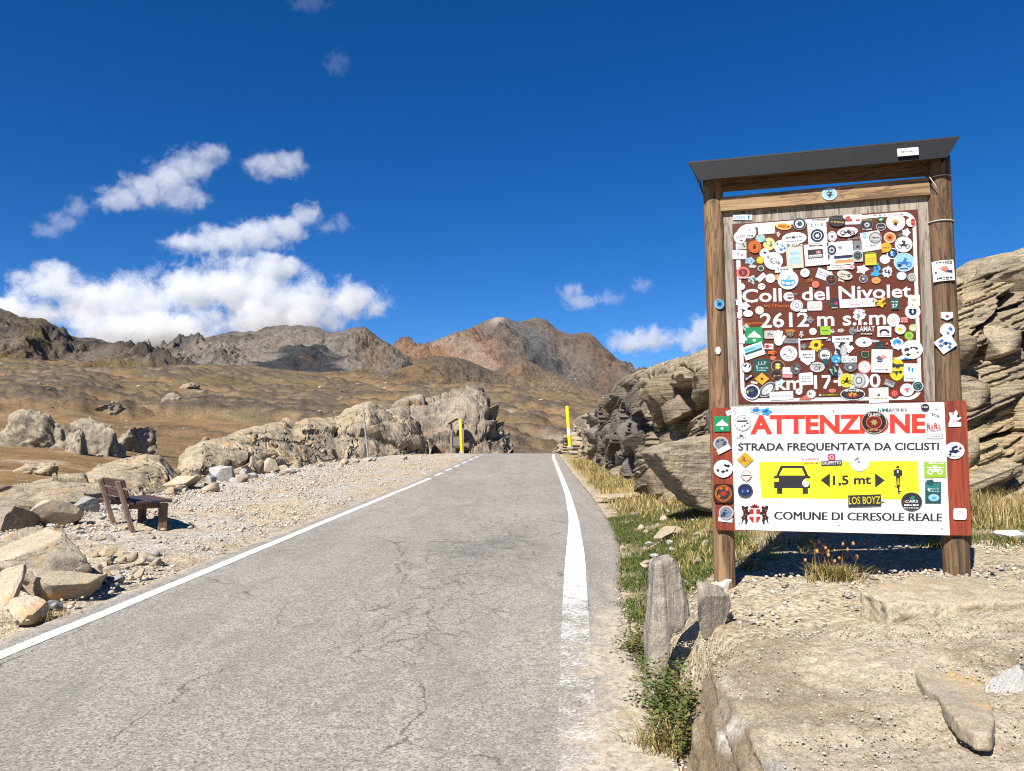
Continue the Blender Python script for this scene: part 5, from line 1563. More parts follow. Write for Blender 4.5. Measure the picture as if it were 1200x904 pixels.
# municipal arms: shield with cross, two rearing supporters, crown
p = Print(WO + 0.0006)
p.poly([z6(*q) for q in ((300, 708), (332, 704), (366, 708), (368, 760), (352, 786), (334, 800), (316, 786), (299, 760))], 'red')
p.poly([z6(*q) for q in ((326, 707), (342, 707), (342, 794), (334, 799), (326, 793))], 'white'); p.poly([z6(*q) for q in ((300, 738), (367, 738), (367, 752), (300, 752))], 'white')
sup = [(252, 690), (262, 684), (276, 694), (288, 686), (296, 694), (290, 706), (294, 722), (304, 726), (302, 740), (290, 742), (288, 760), (292, 776), (284, 798), (274, 800), (276, 780), (268, 768), (258, 790), (250, 798), (256, 770), (250, 756), (262, 746), (264, 728), (256, 708)]
p.poly([z6(*q) for q in sup], 'dbrown'); p.poly([z6(668 - x, y) for x, y in sup][::-1], 'dbrown')
p.poly([z6(*q) for q in ((308, 700), (304, 684), (316, 690), (322, 674), (328, 684), (333, 666), (339, 684), (346, 674), (351, 690), (362, 684), (358, 700))], 'dred')
for q in ((270, 712), (278, 738), (270, 756)):
    p.poly(ell(*z6(*q), 1.8, 1.4, 8), 'salmon'); p.poly(ell(*z6(668 - q[0], q[1]), 1.8, 1.4, 8), 'salmon')
p.build('coat_of_arms', WS)
# screws
for (x, y) in ((862, 484), (977, 482), (1097, 480), (866, 614), (983, 616), (1104, 620), (843.5, 483), (1120, 476), (848.5, 614.5), (1127, 617)):
    p = Print(WO + 0.0008); p.poly(ell(x, y, 1.9, 1.9, 10), 'grey'); p.build('screw', WS)

# ---- stickers. (zoom x, zoom y, w, h, shape, colour, detail, rotation) in four quarter views of the board
NST = [0]
def sticker(org, sc, cx, cy, w, h, shape, c, detail='', rot=0.0, off=0.0270, parent=PS, warp=None):
    i = NST[0]; NST[0] += 1
    r2 = np.random.default_rng(1000 + i)
    X, Y, Wd, Hg = org[0] + cx / sc, org[1] + cy / sc, w / sc, h / sc
    p = Print(off + 0.0012 + (0 if warp else (i % 9) * 0.0011))
    if shape == 'o': p.poly(ell(X, Y, Wd, Hg, 26, rot), c)
    elif shape == 'r':
        pr_ = rec(X, Y, Wd, Hg, rot - 2)
        if warp: pr_ = [tuple(np.array(pr_[j]) + (np.array(pr_[(j + 1) % 4]) - np.array(pr_[j])) * q / 10) for j in range(4) for q in range(10)]
        p.poly(pr_, c)
    elif shape == 'q': p.poly(rrect(rec(X, Y, Wd, Hg, rot - 1), min(Wd, Hg) * 0.18, 4), c)
    elif shape == 'd': p.poly([(X, Y - Hg / 2), (X + Wd / 2, Y), (X, Y + Hg / 2), (X - Wd / 2, Y)], c)
    elif shape == 't': p.poly([(X - Wd / 2, Y + Hg / 2), (X + Wd * 0.2, Y - Hg / 2), (X + Wd / 2, Y + Hg / 2)], c)
    elif shape == 's': p.poly(star(X, Y, Wd, Hg, 9, 0.82, i), c)
    elif shape == 'b': p.poly(star(X, Y, Wd, Hg, 5, 0.66, i, rot), c)
    elif shape == 'h': p.poly([(X - Wd / 2, Y - Hg / 2), (X + Wd / 2, Y - Hg / 2), (X + Wd / 2, Y + Hg * .15), (X, Y + Hg / 2), (X - Wd / 2, Y + Hg * .15)], c)
    for dt in detail.split(';'):
        if not dt: continue
        k, *a = dt.split(',')
        if k == 'ring': p.ring(X, Y, Wd * float(a[1]), Hg * float(a[1]), Wd * float(a[2]), a[0], 22, rot)
        elif k == 'dot': p.poly(ell(X + Wd * float(a[3] if len(a) > 3 else 0), Y + Hg * float(a[4] if len(a) > 4 else 0), Wd * float(a[1]), Hg * float(a[2] if len(a) > 2 else a[1]), 16, rot), a[0])
        elif k == 'box': p.poly(rec(X + Wd * float(a[3]), Y + Hg * float(a[4]), Wd * float(a[1]), Hg * float(a[2]), rot - 2), a[0])
        elif k == 'bar':                                    # lines too small to read
            n = int(a[1]); y0, y1 = float(a[2]), float(a[3]); lh = (y1 - y0) / n
            for q in range(n):
                x = -0.36 + 0.1 * r2.random(); yy = y0 + lh * (q + 0.5)
                while x < 0.30:
                    l = r2.uniform(0.05, 0.16); rr_ = R(rot)
                    dx, dy = (x + l / 2) * Wd, yy * Hg
                    p.poly(rec(X + dx * math.cos(rr_) - dy * math.sin(rr_), Y + dx * math.sin(rr_) + dy * math.cos(rr_), l * Wd, lh * 0.55 * Hg * r2.uniform(0.6, 1.2), rot), a[0], False); x += l + r2.uniform(0.02, 0.05)
            p.k += 1
        elif k == 'blob':
            p.poly(star(X + Wd * float(a[3] if len(a) > 3 else 0), Y + Hg * float(a[4] if len(a) > 4 else 0), Wd * float(a[1]), Hg * float(a[2]), 6, 0.6, i + 50, 20 * r2.random()), a[0])
        elif k == 'bits':
            for q in range(int(a[1])):
                p.poly(star(X + Wd * r2.uniform(-.3, .3), Y + Hg * r2.uniform(-.28, .28), Wd * r2.uniform(.14, .34), Hg * r2.uniform(.10, .30), 4, 0.6, i + q), a[0], False)
            p.k += 1
        elif k == 'bike':
            for sx in (-.22, .22): p.ring(X + Wd * sx, Y + Hg * .12, Wd * .27, Wd * .27, Wd * .05, a[0], 14)
            p.poly([(X - Wd * .24, Y + Hg * .10), (X - Wd * .05, Y - Hg * .06), (X + Wd * .02, Y - Hg * .24), (X + Wd * .12, Y - Hg * .20), (X + Wd * .10, Y - Hg * .02), (X + Wd * .25, Y + Hg * .12), (X, Y + Hg * .12)], a[0])
        elif k == 'peaks':
            p.poly([(X - Wd * .40, Y + Hg * .12), (X - Wd * .30, Y - Hg * .04), (X - Wd * .12, Y - Hg * .16), (X, Y - Hg * .30), (X + Wd * .14, Y - Hg * .14), (X + Wd * .32, Y - Hg * .02), (X + Wd * .40, Y + Hg * .14)], a[0]); p.poly(ell(X, Y + Hg * .30, Wd * .2, Hg * .16, 12), a[0])
        elif k == 'txt':
            x0, x1, yb, hh = (float(q) for q in a[2:6]); rr_ = R(rot - 1.5)
            def tp(fx, fy): return (X + fx * Wd * math.cos(rr_) - fy * Hg * math.sin(rr_), Y + fx * Wd * math.sin(rr_) + fy * Hg * math.cos(rr_))
            p.text(a[1], tp(x0, yb), tp(x1, yb), hh * Hg, a[0], 0.01)
    if warp:
        v = []
        for (u, y, w) in p.v:
            du = u - warp[0](w); v.append((u, -math.sqrt(max(warp[1] ** 2 - du * du * 0.8, 1e-5)) + (y + off) * 5, w))
        p.v = v
    return p.build('sticker', parent)

Z = 904 / 120.0
Q1 = [(152, 112, 170, 48, 'r', 'white', 'txt,blue,DSNN,-.42,.12,.3,.55;box,blue,.1,.7,.32,0', 3), (215, 242, 115, 112, 'o', 'white', 'bar,black,1,.18,.42;blob,grey,.1,.2,0,-.2'), (362, 212, 150, 95, 'r', 'white', '', -3),
      (515, 192, 140, 62, 'o', 'amber', 'ring,pyellow,.96,.05;bar,red,1,-.22,.25', 4), (655, 170, 118, 112, 'o', 'white', 'ring,dgrey,.9,.12;blob,dteal,.55,.55;ring,lgrey,1,.04'),
      (812, 247, 168, 190, 'r', 'white', 'dot,navy,.72,.62,0,.14;dot,white,.50,.42,0,.14;dot,navy,.42,.36,0,.14;blob,white,.26,.24,0,.14;txt,grey,E O E,-.32,.32,-.30,.12', -2),
      (130, 288, 112, 108, 'o', 'white', 'bar,black,2,-.18,.14;dot,navy,.22,.12,.1,.28'), (310, 297, 86, 72, 'o', 'pteal', 'dot,gold,.3,.15,-.1,-.32'), (260, 372, 116, 112, 'o', 'orange', 'ring,red,.8,.05;dot,dbrown,.28,.28,-.02,.05;dot,brown,.3,.1,0,-.15'),
      (387, 347, 106, 112, 'o', 'pyellow', 'bits,grey,4;blob,dgreen,.35,.16,.1,.15'), (490, 372, 118, 118, 'o', 'white', 'ring,pblue,.92,.08;blob,lblue,.5,.3,0,.12;bits,blue,5'), (608, 298, 220, 108, 'o', 'white', 'bar,black,1,-.22,.05;bar,lgrey,1,.1,.35', -5),
      (345, 428, 86, 82, 'o', 'white', 'blob,navy,.5,.32,.06,-.05'), (145, 362, 82, 66, 'r', 'offwhite', 'bits,dgreen,5'), (125, 442, 122, 78, 'r', 'white', 'txt,grey,Pix,-.2,.3,.2,.45', 2), (425, 496, 166, 156, 'o', 'white', 'ring,offwhite,.86,.02;bits,lgrey,4;ring,grey,.35,.03'),
      (613, 456, 148, 210, 'r', 'cream', 'box,pblue,.66,.62,0,0;box,lblue,.56,.1,0,-.12;box,lblue,.56,.08,0,.08;bar,lblue,3,.1,.3;txt,black,In CaA,-.42,.42,-.40,.12', -2),
      (802, 442, 205, 190, 'r', 'white', 'box,dgrey,.66,.42,-.03,-.04;blob,pink,.3,.2,.1,-.12;box,white,.58,.12,-.03,.06;txt,black,ABARNE,-.3,.25,.11,.08;bar,black,1,-.48,-.36', -3), (835, 505, 140, 60, 't', 'salmon', '', 0),
      (215, 497, 104, 82, 'b', 'lblue', 'blob,blue,.6,.5;bits,white,3'), (240, 545, 70, 30, 'o', 'offwhite', ''), (308, 490, 66, 62, 'o', 'yellow', 'ring,gold,.66,.06;dot,gold,.3,.08,0,.12'),
      (157, 600, 138, 122, 's', 'dred', 'ring,salmon,.86,.14;dot,dred,.55,.55;txt,pink,U,-.07,.07,.12,.28;bar,white,1,.28,.46'), (313, 563, 58, 52, 'o', 'offwhite', 'dot,dgreen,.72,.72;dot,black,.4,.4'), (515, 572, 155, 46, 'r', 'white', 'bar,grey,1,-.3,.3', -4),
      (553, 664, 184, 170, 'o', 'white', 'bar,grey,1,.0,.08;bike,sky;blob,blue,.62,.10,0,.28;dot,lblue,.2,.2,.03,-.08'), (703, 602, 82, 78, 'o', 'white', 'ring,grey,.35,.06'), (862, 616, 112, 88, 'r', 'white', 'bar,lgrey,2,-.25,.25', 22), (235, 662, 100, 88, 'b', 'offwhite', 'bits,teal,5;bits,dgrey,3'),
      (318, 642, 84, 44, 'r', 'white', 'bar,pink,1,-.2,.2', -42), (398, 650, 86, 80, 'o', 'white', 'ring,pink,.3,.06'), (145, 724, 56, 58, 'o', 'white', ''), (320, 723, 66, 58, 'o', 'white', 'bits,grey,4'), (797, 704, 66, 62, 'o', 'salmon', 'ring,orange,.5,.1'),
      (742, 668, 100, 30, 'n', 'orange', 'bar,orange,2,-.5,.5', -8), (632, 892, 106, 102, 'o', 'white', 'ring,lgrey,.86,.06;ring,grey,.4,.06'), (790, 888, 130, 66, 'q', 'white', 'bar,pink,1,-.4,-.1;bar,gold,1,.0,.3'), (118, 862, 66, 78, 'b', 'white', ''), (172, 888, 86, 72, 'b', 'white', 'bits,pink,2'),
      (450, 892, 230, 44, 'n', 'orange', "txt,orange,asj l'Esson,-.48,.48,.3,.62", 3), (832, 124, 140, 36, 'n', 'grey', 'txt,grey,outdoor,-.48,.48,.35,.7', 1), (605, 790, 80, 36, 'n', 'grey', 'txt,lgrey,xex,-.4,.4,.3,.8'), (468, 262, 36, 60, 'b', 'cream', 'dot,pink,.4,.4'), (455, 640, 40, 70, 'b', 'lorange', '')]
Q2 = [(80, 145, 150, 100, 'o', 'black', 'bar,gold,1,-.05,.22;bar,grey,1,-.3,-.15', 4), (180, 132, 80, 86, 'r', 'white', 'box,navy,.86,.3,0,.05;dot,red,.62,.6,0,-.06;bar,pink,1,-.14,.02'), (262, 130, 80, 86, 'r', 'white', 'blob,red,.62,.3,.04,.1;bar,red,1,-.2,-.05'),
      (345, 178, 118, 108, 'o', 'black', 'ring,grey,.95,.05;dot,offwhite,.4,.4,.02,.0;blob,black,.24,.2,0,0;bar,white,1,.3,.42;bar,gold,1,-.48,-.3'), (470, 195, 92, 72, 'o', 'dgrey', 'ring,offwhite,.96,.06;bar,offwhite,1,-.05,.2'), (470, 130, 66, 46, 'o', 'dgreen', 'blob,white,.6,.5'),
      (600, 156, 170, 158, 'o', 'white', 'ring,salmon,.92,.025;ring,pink,.78,.02;blob,gold,.42,.4;dot,dbrown,.16,.2,0,.1;blob,amber,.3,.14,0,-.06'), (735, 155, 86, 82, 'o', 'white', 'dot,red,.5,.8,.2,0;bar,pink,1,-.1,.1'), (40, 281, 82, 92, 'o', 'white', 'ring,grey,.88,.06;blob,grey,.4,.4'),
      (175, 241, 184, 84, 'o', 'white', 'bike,dgrey;bar,black,1,.12,.26', -8), (230, 298, 150, 30, 'n', 'lgrey', 'bar,lgrey,1,-.5,.5', -8), (382, 322, 172, 168, 'r', 'white', 'bits,pblue,4;box,lblue,.2,.3,-.34,-.28;bar,grey,1,.2,.28', -7), (420, 293, 116, 106, 'o', 'offwhite', 'ring,grey,.95,.07;bar,dgrey,1,-.12,.1;bar,grey,1,.2,.32'),
      (548, 291, 108, 96, 'o', 'lorange', 'ring,cream,.98,.08;dot,orange,.6,.6;blob,dbrown,.34,.34'), (690, 247, 92, 88, 'b', 'white', ''), (640, 268, 60, 44, 'b', 'grey', ''), (515, 377, 96, 86, 'o', 'amber', 'bar,brown,1,-.04,.14;ring,yellow,.95,.04'), (488, 410, 36, 26, 't', 'amber', ''),
      (670, 352, 156, 140, 'o', 'white', 'bike,dgrey;dot,black,.12,.14,-.05,-.2'), (505, 482, 92, 80, 'o', 'white', ''), (573, 432, 104, 98, 'o', 'navy', 'ring,white,1,.07;blob,lblue,.5,.6;blob,blue,.3,.5,.1,0;dot,pblue,.16,.16,-.1,-.14'),
      (675, 508, 186, 170, 'o', 'lblue', 'bike,blue;blob,blue,.3,.16,.1,.02;dot,navy,.16,.16,-.22,.16;ring,pblue,.98,.04;box,dbrown,.4,.05,-.02,.34'), (120, 428, 212, 206, 'r', 'white', 'box,navy,.8,.13,.08,.16;box,lorange,.9,.14,.04,.36;blob,lgrey,.22,.18,-.05,-.24;blob,pblue,.4,.2,.25,-.2', -3), (28, 480, 90, 90, 't', 'white', ''), (35, 402, 96, 104, 'o', 'navy', 'ring,white,.98,.06;dot,offwhite,.52,.52;blob,navy,.34,.3'),
      (265, 366, 74, 92, 'r', 'lgrey', 'blob,dgrey,.6,.4,0,.05;box,grey,.8,.06,0,-.3'), (265, 452, 90, 104, 'r', 'offwhite', 'dot,dgrey,.86,.74,0,-.02;ring,lgrey,.64,.05;blob,teal,.3,.3'),
      (380, 476, 108, 122, 'r', 'dgreen', 'box,yellow,.92,.82,0,.06;bar,gold,1,-.48,-.38;bar,gold,2,-.1,.3'), (305, 572, 124, 98, 'b', 'white', 'blob,white,.7,.7'), (432, 565, 80, 120, 'b', 'sky', 'blob,blue,.4,.5;blob,navy,.12,.3,.1,0'), (420, 612, 112, 50, 'b', 'sky', ''),
      (525, 592, 98, 102, 's', 'white', 'bits,navy,6;bar,navy,1,-.05,.08'), (652, 629, 92, 80, 'o', 'white', 'ring,teal,1,.05'), (742, 641, 76, 76, 'o', 'offwhite', 'ring,grey,.84,.05;ring,dgrey,.44,.06'), (95, 556, 195, 34, 'r', 'white', 'bar,salmon,1,-.3,.3', -1), (212, 549, 52, 48, 'o', 'pink', 'ring,white,.9,.1'),
      (150, 622, 140, 78, 'o', 'cream', 'bits,dbrown,3;bar,dgrey,1,-.2,.1', 14), (125, 660, 90, 50, 'b', 'cream', ''), (30, 662, 98, 96, 'o', 'dbrown', 'ring,lgrey,.95,.05;bar,red,1,-.06,.1;blob,grey,.3,.16,0,-.2'), (25, 605, 44, 36, 't', 'cream', ''), (315, 655, 78, 76, 'o', 'grey', 'ring,offwhite,.95,.05;blob,offwhite,.4,.3;bits,black,3'),
      (427, 669, 82, 58, 'o', 'lorange', 'bar,orange,1,-.1,.1'), (262, 868, 315, 76, 'r', 'white', '', -1), (236, 884, 120, 100, 'n', 'white', 'ring,pink,.95,.02;ring,grey,.7,.02;bar,pink,1,-.1,.05'), (410, 840, 56, 66, 'b', 'offwhite', 'bits,grey,3'), (468, 872, 96, 80, 'b', 'yellow', 'bits,dbrown,5;dot,amber,.3,.3'), (490, 830, 40, 36, 'o', 'pink', 'dot,yellow,.6,.6'),
      (592, 872, 72, 92, 'r', 'dteal', 'txt,white,27,-.4,.4,.15,.36;bar,grey,1,.24,.4'), (762, 848, 104, 100, 'r', 'white', 'blob,gold,.44,.44;bar,grey,1,.3,.44'), (62, 872, 96, 96, 'o', 'black', 'dot,magenta,.34,.34,.12,.0;dot,dgreen,.5,.4,-.3,.1;bar,white,1,.34,.46'), (520, 84, 420, 22, 'n', 'grey', 'bar,offwhite,1,-.4,.4', -3)]
Q3 = [(302, 67, 74, 72, 'o', 'white', 'blob,yellow,.4,.3;ring,gold,.8,.05'), (200, 95, 86, 60, 'o', 'white', 'bar,grey,1,-.3,-.1'), (172, 30, 104, 84, 'b', 'white', 'bits,pink,3'), (122, 110, 56, 88, 'b', 'white', ''), (238, 180, 190, 40, 'n', 'orange', 'txt,orange,Brianthon,-.48,.48,.3,.6', -1), (180, 216, 52, 44, 'r', 'offwhite', 'bits,navy,3', -40), (628, 30, 108, 100, 'o', 'white', 'ring,lgrey,.86,.05;ring,grey,.4,.05'),
      (255, 288, 150, 142, 'r', 'green', 'peaks,white;bar,white,1,.0,.1'), (155, 322, 88, 96, 'b', 'white', 'blob,white,.7,.7'), (250, 426, 184, 116, 'r', 'white', 'box,lblue,.86,.36,-.02,-.22;box,dteal,.86,.16,0,.04;box,sky,.5,.1,-.2,-.12', -17), (390, 281, 92, 72, 'q', 'offwhite', 'bits,grey,6;bar,pink,1,.1,.3'),
      (472, 330, 84, 96, 'o', 'white', ''), (445, 275, 26, 56, 'r', 'white', '', -8), (470, 268, 24, 56, 'r', 'white', ''), (494, 276, 22, 54, 'r', 'white', '', 10), (516, 312, 24, 50, 'r', 'white', '', 30),
      (575, 250, 126, 42, 'b', 'orange', 'blob,gold,.5,.6'), (573, 274, 62, 52, 'o', 'dteal', 'ring,gold,.9,.08;blob,gold,.5,.4'), (585, 337, 132, 42, 'r', 'lgrey', 'bar,grey,1,-.3,.3', 2), (672, 278, 44, 74, 'b', 'offwhite', 'bits,grey,4', 20), (385, 386, 78, 48, 'r', 'white', 'box,red,.44,.7,-.2,0;blob,dred,.26,.4,.2,0', 3),
      (413, 438, 102, 46, 'b', 'orange', 'bits,red,3'), (420, 485, 50, 44, 'o', 'salmon', 'ring,orange,.6,.1'), (560, 448, 152, 138, 'o', 'white', 'ring,dgrey,.88,.015;ring,dgrey,.7,.02;ring,pink,.5,.02;bits,grey,4'), (690, 385, 60, 56, 'b', 'lgrey', 'bits,dteal,3'),
      (800, 372, 128, 126, 's', 'yellow', 'ring,gold,.82,.05;blob,dbrown,.4,.36;bar,gold,1,.26,.4'), (728, 488, 128, 132, 'h', 'white', 'bar,black,2,-.3,.05'), (880, 460, 116, 112, 'o', 'white', 'ring,black,.98,.12;ring,white,.8,.06;dot,pyellow,.4,.3;bar,navy,1,-.1,.2'), (795, 548, 130, 60, 'b', 'dgrey', '', 20),
      (812, 568, 132, 92, 'o', 'offwhite', 'txt,dgrey,OF,-.2,.26,.3,.4;bar,dgreen,1,-.36,-.14'), (187, 572, 94, 90, 'o', 'white', 'ring,dgrey,.98,.05;bits,black,5'), (320, 558, 142, 122, 'r', 'dteal', 'txt,offwhite,LLP,-.2,.3,-.08,.24;bar,pteal,2,.06,.4;blob,pteal,.16,.2,-.3,.0'),
      (463, 557, 128, 112, 'o', 'black', 'ring,gold,.96,.05;blob,yellow,.5,.34,0,.12;dot,pyellow,.36,.2,0,-.1'), (450, 641, 110, 102, 'o', 'dbrown', 'ring,grey,.97,.05;bar,lgrey,1,-.05,.12;bits,gold,3'), (550, 600, 88, 60, 'r', 'white', 'bar,pink,1,-.1,.2', 4), (548, 648, 88, 30, 'r', 'pink', '', 4), (622, 582, 98, 104, 'o', 'grey', 'ring,brown,.98,.04;blob,offwhite,.4,.3,.1,0;bits,dgrey,4'),
      (323, 672, 130, 112, 'd', 'amber', 'blob,dbrown,.26,.24;ring,yellow,.6,.03'), (205, 660, 92, 34, 'r', 'dgrey', 'bar,white,1,-.3,.3', -35), (235, 787, 138, 132, 'o', 'white', 'dot,navy,.82,.82;blob,grey,.5,.3,-.05,-.1;blob,lime,.2,.3,-.28,0;blob,purple,.3,.3,.16,.14'),
      (372, 766, 182, 106, 'o', 'black', 'ring,offwhite,.96,.035;ring,grey,.82,.05;dot,white,.66,.6;bar,lgrey,1,-.08,.08', -40), (492, 700, 70, 70, 'b', 'pblue', ''), (255, 705, 60, 20, 'r', 'cream', '', 10), (495, 821, 208, 74, 'r', 'white', 'txt,lgrey,Velour Seroc,-.42,.42,.16,.34', -1), (650, 784, 60, 56, 'o', 'white', 'ring,grey,.3,.08'),
      (700, 832, 116, 46, 't', 'salmon', 'bar,red,1,.1,.3'), (760, 806, 82, 76, 'o', 'white', 'ring,lgrey,.95,.05;bits,navy,4'), (838, 815, 18, 18, 'o', 'white', ''), (890, 815, 70, 22, 'n', 'lime', 'txt,lime,VISA RIGETT,-.5,.9,.3,.6'), (712, 672, 122, 108, 'r', 'white', 'bar,lgrey,3,-.3,.3', -2), (773, 253, 66, 62, 'o', 'white', 'ring,pink,.4,.06'), (884, 246, 92, 76, 'r', 'lime', 'bar,dgreen,1,-.1,.1'),
      (745, 150, 80, 70, 'b', 'lgrey', 'bits,navy,4'), (790, 30, 130, 76, 'q', 'white', 'bar,pink,1,-.4,-.1;bar,gold,1,.0,.25'), (690, 68, 60, 24, 'r', 'white', ''), (885, 520, 60, 90, 'b', 'dteal', ''), (655, 400, 14, 170, 'r', 'white', '', 0), (780, 318, 250, 12, 'r', 'white', '', -2), (910, 326, 54, 34, 'r', 'dbrown', 'txt,white,OS,-.4,.4,.3,.6')]
Q4 = [(280, 106, 122, 118, 's', 'white', 'bits,lgrey,6;ring,grey,.3,.03'), (750, 78, 138, 130, 'o', 'white', 'dot,navy,.5,.54;blob,white,.16,.36', 0), (580, 153, 114, 116, 'o', 'pblue', 'ring,white,.96,.06;dot,white,.5,.5;ring,salmon,.3,.05'), (675, 151, 62, 46, 'r', 'pink', 'bar,red,2,-.3,.3', 3), (222, 246, 78, 76, 's', 'lgrey', 'bits,dgrey,5'),
      (338, 248, 160, 80, 'n', 'white', 'txt,white,LAMAT,-.48,.48,.05,.55;bar,offwhite,1,.2,.46', 1), (500, 254, 122, 94, 'r', 'white', 'dot,dgrey,.74,.6,0,.06;dot,white,.46,.34,0,.14;box,white,.8,.2,0,.32;bar,dgrey,1,.26,.42', 2), (642, 235, 100, 88, 'o', 'white', 'dot,yellow,.44,.4,-.06,0;blob,gold,.2,.2;ring,cream,.95,.04'),
      (755, 221, 78, 66, 'o', 'cream', 'ring,lime,.95,.06;bits,lime,3'), (718, 291, 80, 72, 'o', 'lime', 'ring,green,.4,.08'), (318, 348, 148, 88, 'o', 'white', 'blob,grey,.22,.4,.04,.04', 0), (420, 340, 70, 22, 'r', 'offwhite', '', 10), (460, 376, 82, 62, 'r', 'black', 'box,dteal,.86,.3,0,.28;bits,grey,4'), (520, 358, 30, 22, 't', 'salmon', ''),
      (612, 358, 126, 128, 's', 'white', 'dot,sky,.6,.5,0,-.05;blob,blue,.4,.2,.1,-.1;blob,white,.4,.2,0,.1'), (745, 412, 188, 170, 'o', 'white', 'bits,black,6;blob,black,.22,.24,-.2,0;blob,grey,.16,.14,.26,.16'), (478, 514, 184, 204, 'r', 'white', 'blob,grey,.5,.26,-.08,-.12;blob,pink,.4,.2,.08,-.18;blob,navy,.36,.1,-.1,.02;bar,lgrey,1,.34,.42;box,red,.14,.05,.22,.38', 3),
      (330, 455, 98, 86, 'o', 'black', 'ring,lime,.7,.03;blob,dgreen,.4,.4;bar,salmon,1,-.4,-.24'), (325, 568, 122, 118, 'o', 'white', 'ring,salmon,1,.08;blob,dgrey,.1,.34,.04,-.1;ring,pink,.6,.03'), (140, 402, 216, 190, 'b', 'white', 'bits,dgrey,7;bits,black,5'), (140, 425, 60, 110, 'o', 'offwhite', 'ring,grey,.9,.05'), (75, 498, 92, 78, 'o', 'sky', 'ring,blue,.95,.06;bits,white,4;blob,blue,.5,.3'),
      (190, 500, 134, 54, 'r', 'white', 'txt,dgrey,JSTORS,-.44,.44,.28,.56', 1), (130, 320, 182, 54, 'r', 'white', 'bar,dgrey,1,-.25,.25', -1), (200, 572, 118, 80, 'h', 'grey', 'ring,lgrey,.9,.05;blob,white,.3,.4'), (48, 600, 112, 150, 'b', 'black', 'txt,pteal,N,-.2,.24,.16,.36;blob,black,.2,.2', -30), (95, 600, 46, 120, 'r', 'offwhite', 'bits,blue,3', -28),
      (165, 686, 128, 126, 'o', 'yellow', 'bike,dbrown;ring,pyellow,.96,.05;blob,dbrown,.3,.2,0,.1'), (275, 685, 118, 132, 'o', 'offwhite', 'ring,lgrey,.96,.06;ring,dgrey,.5,.06;dot,pblue,.3,.3'), (610, 590, 140, 196, 'o', 'yellow', 'box,black,.94,.12,0,-.18;box,black,.7,.06,0,.1;bits,black,6'), (733, 615, 122, 158, 'r', 'white', 'dot,blue,.14,.26,-.12,-.2;dot,blue,.14,.26,.12,-.14;bar,lgrey,1,.3,.4', 2), (545, 712, 92, 56, 'r', 'lgrey', 'bits,grey,5;box,offwhite,.8,.2,0,.2', 24),
      (700, 769, 122, 112, 'o', 'white', 'blob,salmon,.6,.34,0,-.04;blob,brown,.12,.34,0,.12'), (795, 736, 98, 92, 'o', 'dteal', 'ring,white,1,.06;ring,lgrey,.6,.08;bits,black,3'), (590, 800, 78, 72, 'o', 'red', 'ring,salmon,.6,.1;blob,pink,.2,.4'), (450, 816, 174, 132, 'r', 'white', 'ring,dgrey,.84,.012;blob,dgreen,.2,.24,0,0;bar,gold,1,.16,.28'),
      (220, 808, 224, 108, 'o', 'black', 'ring,white,.97,.025;bar,white,1,-.38,-.2;blob,red,.6,.5,0,.08;blob,amber,.42,.4,0,.02;blob,black,.12,.3,0,.06', 0), (40, 776, 68, 36, 'o', 'salmon', ''), (50, 812, 90, 22, 'n', 'lime', 'txt,lime,VIA RIGHITTY,-.5,.5,.3,.6'), (655, 475, 130, 50, 't', 'white', ''), (690, 488, 64, 26, 't', 'blue', ''), (768, 512, 70, 34, 'n', 'red', 'bits,red,4'),
      (750, 18, 84, 70, 'r', 'white', 'blob,gold,.3,.3'), (592, 28, 66, 60, 'r', 'dteal', 'txt,white,27,-.4,.4,.2,.5'), (115, 245, 70, 46, 'b', 'offwhite', 'bits,dbrown,3'), (40, 250, 60, 50, 'b', 'offwhite', 'bits,brown,3'), (612, 500, 90, 60, 'b', 'yellow', 'bits,black,4')]
for tb, org in ((Q1, (850, 240)), (Q2, (970, 240)), (Q3, (850, 355)), (Q4, (970, 355))):
    for r_ in tb: sticker(org, Z, *r_)
